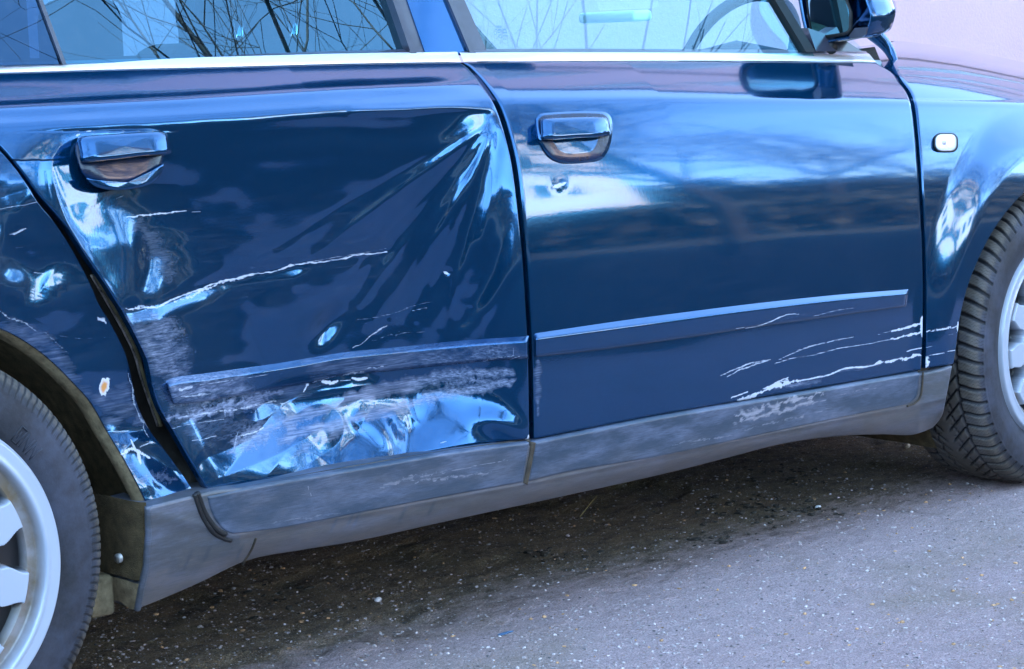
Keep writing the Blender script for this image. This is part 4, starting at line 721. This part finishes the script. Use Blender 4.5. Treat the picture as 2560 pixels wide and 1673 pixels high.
def hubcap(parent, rot, big=0.0):
    nr, na = 110, 900; r = np.concatenate([np.linspace(.012, .10, 18), np.linspace(.101, .2125, nr-18)]); a = np.linspace(0, 2*np.pi, na, endpoint=False); A_, R_ = np.meshgrid(a, r, indexing='ij')
    k = 10; ph = ((A_-rot)/(2*np.pi/k)) % 1-.5; w = ph*(2*np.pi/k)*R_
    y = -.098-.010*sst(.17, .02, R_)                                                # gently domed face
    ring = sst(.182, .186, R_); groove = sst(.163, .167, R_)*(1-sst(.180, .187, R_))
    # U-shaped windows between the spokes, open towards the groove
    wr = .014+.016*sst(.128, .163, R_); rc = np.where(R_ < .128, np.hypot(w, R_-.128), np.abs(w)); hole = (rc < np.where(R_ < .128, .0145, wr)) & (R_ < .172) & (R_ > .112)
    dist = np.where(R_ < .128, .0145-rc, wr-rc); hm = sst(-.0012, .0012, dist)*(R_ < .1665)*(R_ > .105)
    y = y+.014*groove*(1-hm)+.034*hm+ring*(-.004)+.012*sst(.2065, .2125, R_)-.0015*np.exp(-((R_-.189)/.003)**2)
    hz = np.clip(groove*1.1*sst(.0, 1, .5+.5*fbm(A_*4, R_*30, 3, 3))+.25*np.exp(-((R_-.2095)/.002)**2), 0, 1)
    X, Z = R_*np.cos(A_), R_*np.sin(A_)
    V = np.stack([X*(1+big), y-big*.5, Z*(1+big)], -1).reshape(-1, 3)
    o = mesh_obj('hubcap', V, grid_faces(na, nr, close_i=True)[:, ::-1], HUB, parent, True, {'haze': hz.ravel(), 'white': (hm*sst(.2, .6, hm)).ravel()})
    MB().tube([(0, -.112, 0), (0, -.100, 0)], [.026, .03], 24).build('hub_centre', HUB, o, True)
    return o
def wheel(x, y, steer, rot, small):
    w = empty('wheel'); w.parent = CARO; w.location = (x-1.3, y-.8, .3105); w.rotation_euler.z = steer
    t = tyre(w, small); hubcap(w, rot, .055 if small else .0); MB().tube([(0, -.05, 0), (0, .09, 0)], .19, 24).build('brake_and_rim', BLACK, w, True); return w, t
w1, t1 = wheel(0, .108, 0, math.radians(22), True); letters(t1, math.radians(44), 'DNN')
w2, t2 = wheel(2.65, .135, .12, math.radians(8), False); w2.location.x += .0
# --- side repeater lamp, door handles
def local_frame(cx, cy, off=0.0):
    c = surf(np.array([cx]), np.array([cy]), off)[0]; return Vector(c)
def blob(name, outline, depth0, depth1, mat, parent, inset=.86, disp=None, n=64, bulge=.002, smooth=True, rings=6):
    """closed traced outline lifted off the surface: rounded lid between depth0 and depth1"""
    p = poly(outline+[outline[0]], n+1, smooth)[:-1]; c = p.mean(0); R_ = []
    R_.append((p, depth0))
    for k in range(rings):
        t = (k+1)/rings; s = 1-(1-inset)*math.sin(t*math.pi/2)**1.0; d = depth0+(depth1-depth0)*(1-(1-t)**2)**.5; R_.append((c+(p-c)*s, d))
    for s in (.6, .3, .02): R_.append((c+(p-c)*s*inset, depth1+bulge*(1-s)))
    V = np.vstack([surf(q[:, 0], q[:, 1], d, disp) for q, d in R_]); F = grid_faces(len(R_), n, close_j=True)
    a_, b_, c_ = V[F[:, 0]], V[F[:, 1]], V[F[:, 2]]
    if np.cross(b_-a_, c_-a_)[:, 1].sum() > 0: F = F[:, ::-1]
    return mesh_obj(name, V, F, mat, parent, True)
def rrect(x0, y0, x1, y1, r, sl=0, n=5):
    o = []
    for cx, cy, a0 in ((x1-r, y1-r, 0), (x0+r, y1-r, 90), (x0+r, y0+r, 180), (x1-r, y0+r, 270)):
        for k in range(n):
            a = math.radians(a0+90*k/(n-1)); X = cx+r*math.cos(a); o.append((X, cy+r*math.sin(a)+sl*(X-x0)))
    return o
LAMP = simple('white_lamp_lens', (.85, .83, .85), .12, coat=1)
blob('side_repeater_frame', rrect(2334, 332, 2396, 382, 18), -.004, .0030, BLACK, FF, .93)
blob('side_repeater_lamp', rrect(2338, 335, 2392, 379, 16), .000, .0075, LAMP, FF, .86)
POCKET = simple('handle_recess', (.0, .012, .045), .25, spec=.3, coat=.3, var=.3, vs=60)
blob('lamp_bulb', rrect(2354, 351, 2368, 363, 4), .0076, .0092, simple('lamp_inner', (.45, .38, .42), .4), FF, .8)
# front handle
fo = [(1343, 300), (1352, 290), (1370, 286), (1440, 282), (1500, 283), (1516, 288), (1525, 300), (1528, 325), (1524, 352), (1514, 378), (1500, 395), (1475, 402), (1430, 406), (1400, 402), (1378, 390), (1362, 370), (1350, 345), (1344, 320)]
blob('handle_surround', [(a+(-4 if a < 1435 else 4), b+(-4 if b < 345 else 4)) for a, b in fo], -.002, .0022, PAINT, FD, .985)
blob('handle_recess', fo, .0005, .0028, POCKET, FD, .96, bulge=.0004)
blob('door_handle', [(1350, 305), (1360, 296), (1440, 292), (1505, 292), (1520, 300), (1524, 318), (1522, 340), (1440, 346), (1358, 350), (1352, 330)], .004, .022, PAINT, FD, .92, bulge=.001)
hdisp = lambda x, y: np.interp(x, [190, 420], dent(np.array([205., 415.]), np.array([385., 375.])))
ro = [(186, 365), (195, 350), (225, 343), (330, 335), (400, 338), (412, 360), (408, 395), (396, 430), (375, 452), (330, 467), (280, 470), (240, 466), (220, 452), (202, 430), (190, 395)]
blob('handle_recess', ro, .004, .0110, POCKET, RD, .96, bulge=.0004, disp=hdisp)
blob('handle_surround', [(212, 445), (235, 466), (280, 476), (335, 472), (385, 456), (408, 425), (412, 405), (400, 425), (375, 447), (330, 463), (280, 466), (240, 461)], .006, .016, PAINT, RD, .96, disp=hdisp)
blob('door_handle', [(192, 352), (205, 341), (300, 333), (395, 328), (415, 332), (424, 345), (427, 368), (424, 385), (360, 391), (280, 401), (206, 406), (198, 385)], .014, .036, PAINT, RD, .91, bulge=.001, disp=hdisp)
# --- glass, pillars, frames (leaning plane above the belt)
ph_ = math.radians(27); gn = np.array([0, -math.cos(ph_), math.sin(ph_)])
gp = surf(np.array([1100.]), np.array([133.]))[0]+np.array([0, .010, 0])
gsl = np.array([0, 0, 0.]); pL = surf(np.array([100.]), np.array([157.]))[0]; pR = surf(np.array([2000.]), np.array([133.]))[0]
tX = (pR-pL)/np.linalg.norm(pR-pL); tU = np.array([0, math.sin(ph_), math.cos(ph_)]); gn = np.cross(tX, tU); gn /= np.linalg.norm(gn); gn = gn if gn[1] < 0 else -gn
def gsurf(px, py, off=0, disp=None):
    d = ray(px, py); t = ((gp+np.array([0, .006, 0])+gn*0-CAM)@gn+off)/(d@gn); return CAM+d*t[..., None]
def gpanel(name, quad, mat, parent, off, thick=.004, step=30):
    (a, b, c, d) = quad                    # bottom-left, bottom-right, top-right, top-left
    return panel(name, [a, b], [d, c], [a, d], [b, c], step, mat, parent, off=off, skirt=thick, smooth=False, edge=0, base=gsurf)
GT = -430
def up(x, y, sl=.44): return (x-(y-GT)*sl, GT)
gpanel('quarter_glass', [(-120, 165), (160, 160), up(160, 160, .37), up(-120, 165, .37)], GLASSD, RD, .002)
gpanel('glass_divider', [(156, 160), (166, 160), up(166, 160, .37), up(156, 160, .37)], DARKT, RD, .006, .01)
gpanel('window_pane', [(162, 160), (1040, 140), up(1040, 140, .35), up(162, 160, .37)], GLASSR, RD, .0)
gpanel('window_frame', [(1030, 140), (1044, 140), up(1044, 140, .345), up(1030, 140, .345)], DARKT, RD, .016, .02)
gpanel('window_frame', [(1044, 140), (1066, 140), up(1066, 140, .345), up(1044, 140, .345)], DARKT, RD, .010, .02)
gpanel('pillar_cover', [(1066, 140), (1172, 138), up(1172, 138, .42), up(1066, 140, .345)], PGLOSS, RD, .012, .02)
gpanel('window_frame', [(1172, 138), (1178, 138), up(1178, 138, .42), up(1172, 138, .42)], BLACK, FD, .0, .02)
gpanel('window_frame', [(1178, 138), (1192, 138), up(1192, 138, .43), up(1178, 138, .42)], DARKT, FD, .018, .02)
gpanel('window_frame', [(1192, 138), (1222, 138), up(1222, 138, .44), up(1192, 138, .43)], DARKT, FD, .008, .02)
gpanel('window_pane', [(1218, 140), (2036, 140), up(2036, 140, .60), up(1218, 140, .44)], GLASS, FD, .0)
gpanel('window_frame', [(2016, 131), (2040, 131), up(2040, 131, .62), up(2016, 131, .60)], BLACK, FD, .010, .02)
gpanel('mirror_sail', [(2040, 128), (2156, 129), (2118, 104), (2020, 70)], DARKT, FD, .012, .03)
# small printed mark on the front pane
MK = simple('printed_mark', (.02, .12, .25), .5); mk = MB()
def gq(x0, y0, x1, y1):
    v = gsurf(np.array([x0, x1, x1, x0], float), np.array([y1, y1, y0, y0], float), .0025); mk.add(v, [(0, 1, 2, 3)])
def gring(cx, cy, rx, ry, w):
    n = 16; a = np.linspace(0, 2*np.pi, n, endpoint=False); o = gsurf(cx+rx*np.cos(a), cy+ry*np.sin(a), .0025); i = gsurf(cx+(rx-w)*np.cos(a), cy+(ry-w)*np.sin(a), .0025)
    mk.add(np.vstack([o, i]), [(k, (k+1) % n, n+(k+1) % n, n+k) for k in range(n)])
for k in range(4): gring(1242.5+k*3.2, 67, 2.5, 2.7, .8)
for y, sg in ((73.2, [(1237, 1243), (1245, 1254), (1256, 1265)]), (77.5, [(1243, 1249), (1251, 1257), (1258, 1261), (1263, 1266)]), (82, [(1245, 1250), (1256, 1267)]), (90, [(1257, 1264), (1265, 1270)]), (98, [(1257, 1261), (1263, 1266)])):
    for a, b in sg: gq(a, y-.9, b, y+.9)
gring(1238, 82, 3.6, 5.5, .9); gring(1250, 90.5, 4, 4.6, 1.0); mk.build('printed_mark', MK, FD)
# --- door mirror
cap_m = PAINT; XM = 2.12
def mx_(px, py, X=XM): return at(np.array(px, float), np.array(py, float), 0, X)
mo = [(2018, 112), (2008, 70), (1998, 20), (1990, -40), (1992, -110), (2030, -150), (2090, -155), (2140, -120), (2163, -50), (2166, -5), (2176, 25), (2180, 42), (2176, 60), (2170, 80), (2160, 92), (2130, 96), (2090, 104), (2050, 112)]
def mirror_shell():
    p = poly(mo+[mo[0]], 97)[:-1]; c = np.array([2088., -20.]); rows_ = []
    for s, X in ((.93, XM+.004), (.97, XM-.002), (1, XM+.003), (1.0, XM+.02), (.985, XM+.05), (.90, XM+.085), (.70, XM+.112), (.4, XM+.125), (.02, XM+.128)):
        q = c+(p-c)*s; base_ = mx_(q[:, 0], q[:, 1], XM); base_[:, 0] = X; rows_.append(base_)
    V = np.vstack(rows_); return mesh_obj('mirror_housing', V, grid_faces(len(rows_), 96, close_j=True), cap_m, None, True)
ms = keep(mirror_shell()); mirror = ms
mg = [(2030, 96), (2022, 50), (2016, 0), (2012, -60), (2016, -110), (2050, -135), (2095, -130), (2112, -70), (2118, 0), (2128, 30), (2128, 60), (2124, 84), (2090, 92), (2050, 97)]
p = poly(mg+[mg[0]], 65)[:-1]; V = mx_(p[:, 0], p[:, 1], XM); V[:, 0] += .004; V2 = V.copy(); V2[:, 0] -= .006
o = mesh_obj('mirror_frame', np.vstack([V, V2, np.vstack([V2.mean(0)+(V2-V2.mean(0))*.93])]), grid_faces(3, 64, close_j=True), BLACK, mirror, True)
V3 = V2.mean(0)+(V2-V2.mean(0))*.93; V3[:, 0] = XM-.001
MIR = simple('mirror_silver', (.35, .75, .85), .0, 1)
o = mesh_obj('mirror_glass', np.vstack([V3, V3.mean(0)[None]]), [(k, (k+1) % 64, 64) for k in range(64)], MIR, mirror, False)
q = [(2125, 90), (2140, 70), (2172, 68), (2166, 86), (2158, 93), (2130, 97)]; pp = poly(q+[q[0]], 33, False)[:-1]; a = mx_(pp[:, 0], pp[:, 1], XM); a[:, 0] -= .004; b = a.copy(); b[:, 0] += .05
mesh_obj('mirror_lower_cover', np.vstack([a, b, a.mean(0)[None]]), [(k, (k+1) % 32, 32+(k+1) % 32, 32+k) for k in range(32)]+[(k, 64, (k+1) % 32) for k in range(32)], DARKT, mirror, False)
fo_ = mx_([2040, 2110], [112, 104], XM+.03); base_pt = gsurf(np.array([2080.]), np.array([122.]), .01)[0]
keep(MB().tube([mx_([2060], [104], XM+.03)[0], base_pt], [.010, .012], 12).build('mirror_foot', BLACK, None, True))
for o in [x for x in bpy.data.objects if x.parent is mirror]: pass
# --- A pillar, windscreen, bonnet, roof and the far side of the body
A0 = gsurf(np.array([2160.]), np.array([128.]), .0)[0]
apx = [(2240, 168), (2230, 140), (2215, 114), (2190, 88), (2160, 62), (2120, 25), (2060, -30), (1950, -130)]
ap = poly(apx, 30); PA = gsurf(ap[:, 0], ap[:, 1], -.022); keep(MB().tube(PA, np.interp(np.linspace(0, 1, 30), [0, .25, 1], [.007, .017, .022]), 14).build('windscreen_pillar', PAINT, None, True))
sil = poly([(2214, 112), (2240, 103), (2300, 108), (2400, 122), (2480, 138), (2560, 156), (2700, 190), (2850, 230)], 50); PS = fsurf(sil[:, 0], sil[:, 1]); cols_ = []
for k, dy in enumerate([0.0, .004, .02, .08, .25, .6, .95, 1.15]):
    c = PS.copy(); c[:, 1] += dy+.003; c[:, 2] += [0, -.001, -.003, -.008, -.02, -.04, -.07, -.12][k]; cols_.append(c)
keep(mesh_obj('bonnet', np.stack(cols_, 1).reshape(-1, 3), grid_faces(50, 8)[:, ::-1], PAINT, None, True))
zb = float(Zt(1.3)); YF = 1.62
keep(MB().box(.50, 2.20, .35, 1.3, .20, .24).build('floor_pan', BLACK)); keep(MB().box(.46, 2.22, .150, .21, .32, .80).build('inner_door_structure', BLACK))
keep(MB().box(-1.2, 3.3, YF-.06, YF, .22, .86, .02).build('far_side_body', PAINT)); keep(MB().box(-1.2, 3.3, .3, 1.4, .25, .4).build('underbody', BLACK))
keep(MB().box(2.2, 3.3, .36, 1.4, .3, .72).build('engine_bay', BLACK)); keep(MB().box(-1.2, .30, .40, 1.5, .38, .78).build('boot_floor', BLACK))
keep(MB().box(2.95, 3.3, .06, 1.55, .25, .70, .05).build('front_bumper', PAINT))
keep(MB().box(-1.0, 1.75, .30, 1.42, 1.40, 1.43, .012).build('roof', PAINT))
for x0_, x1_, nm in ((.95, 1.05, 'far_pillar'), (-.35, -.2, 'far_pillar')):
    keep(MB().box(x0_, x1_, 1.50, 1.56, .86, 1.42).build(nm, BLACK))
keep(MB().add([(2.35, .22, .90), (2.35, 1.5, .90), (1.72, 1.36, 1.40), (1.72, .36, 1.40)], [(0, 1, 2, 3)]).build('windscreen', GLASSC))
keep(MB().tube([(2.40, 1.52, .92), (1.75, 1.38, 1.40)], .03, 10).build('far_windscreen_pillar', BLACK))
DASH = simple('pale_dash_top', (.30, .42, .46), .7, var=.1); SEAT = simple('olive_seat_cloth', (.10, .11, .09), .85, var=.2, vs=80); HEAD = simple('blue_black_trim', (.010, .02, .045), .6)
ds = MB(); n = 24; dz_ = .905
keep(MB().box(1.95, 2.40, .20, 1.50, .70, .925, .03).build('dashboard', DASH))
dash = [o for o in bpy.data.objects if o.name == 'dashboard'][0]
vv = MB()
for k in range(2): vv.box(2.02+k*.07, 2.08+k*.07, .26, .46, .9245, .929)
vo_ = vv.build('dash_vent', simple('vent_blue', (.05, .14, .22), .6), dash)
dq = at(np.array([1545.]), np.array([42.]), 1, .8)[0]
cl = MB().box(dq[0]-.03, dq[0]+.03, .72, .90, dq[2]-.012, dq[2]+.012, .008).build('dash_display', simple('pale_grey_plastic', (.85, .85, .85), .5), dash, True)
# steering wheel
wc = Vector(at(np.array([1842.]), np.array([150.]), 1, 1.12)[0]); ax = Vector((-.88, 0, .47)).normalized(); e1 = Vector((0, 1, 0)); e2 = ax.cross(e1)
sw = MB().tube([wc+(e1*math.cos(t)+e2*math.sin(t))*.185 for t in np.linspace(0, 2*math.pi, 49)], .016, 10).build('steering_wheel', HEAD, None, True); keep(sw)
MB().tube([wc-e1*.18, wc, wc+e1*.18], [.02, .05, .02], 8).build('spoke', HEAD, sw, True)
# seats
def seat(name, px, py, Y, w):
    c = at(np.array([px]), np.array([py]), 1, Y)[0]; s = keep(MB().box(c[0]-.10, c[0]+.02, Y-w/2, Y+w/2, .35, c[2], .055).build(name, SEAT, None, True)); return s, c
s1, c1 = seat('front_seat', 740, 96, .55, .50)
for px, t_ in ((598, 48), (735, 40)):
    a = at(np.array([px]), np.array([96.]), 1, .55 if px < 700 else .55)[0]; b = at(np.array([px]), np.array([t_]), 1, .55)[0]; b = a+np.array([0, 0, b[2]-a[2]+.0])
    MB().tube([a+np.array([0, 0, -.03]), b], .0085, 12).build('headrest_post', STEEL, s1, True)
hb = c1; 
s2, c2 = seat('front_seat', 560, 104, 1.15, .50)
ring = [(470, -60), (463, 20), (466, 60), (480, 82), (520, 90), (585, 94), (640, 94)]
rp = poly(ring, 30); RP = at(rp[:, 0], rp[:, 1], 1, 1.12); MB().tube(RP, .020, 10).build('headrest_frame', HEAD, s2, True)
s3 = keep(MB().box(.02, .14, .22, 1.48, .35, .93, .05).build('rear_seat', SEAT, None, True))
hc = at(np.array([205.]), np.array([70.]), 1, 1.1)[0]
MB().box(hc[0]-.05, hc[0]+.05, 1.0, 1.22, hc[2]-.10, hc[2]+.06, .045).build('rear_headrest', HEAD, s3, True)
fs = at(np.array([420.]), np.array([110.]), 1, 1.5)[0]
keep(MB().box(-.6, 2.2, 1.47, 1.56, .5, min(.98, fs[2]), .015).build('far_door_trim', simple('teal_trim', (.02, .06, .07), .6), None, True))
b0, b1 = at(np.array([446., 1010.]), np.array([60., 60.]), 1, 1.46)
keep(MB().box(b0[0], b1[0], 1.44, 1.47, .90, 1.36, .01).build('far_window_blocker', simple('dark_blocker', (.008, .012, .02), .8), None, True))  # added dark panel blocking the bright wall so the pane's reflections show
# parts of parts made at world coordinates: undo the parent's offset once
for o in bpy.data.objects:
    if o.parent and o.parent.parent is CARO and o.parent.name.split('.')[0] != 'wheel':
        o.matrix_parent_inverse = Matrix.Identity(4)
SC.render.resolution_x = 1024; SC.render.resolution_y = 669
try:
    SC.cycles.max_bounces = 10; SC.cycles.transparent_max_bounces = 12; SC.cycles.glossy_bounces = 5
except Exception: pass
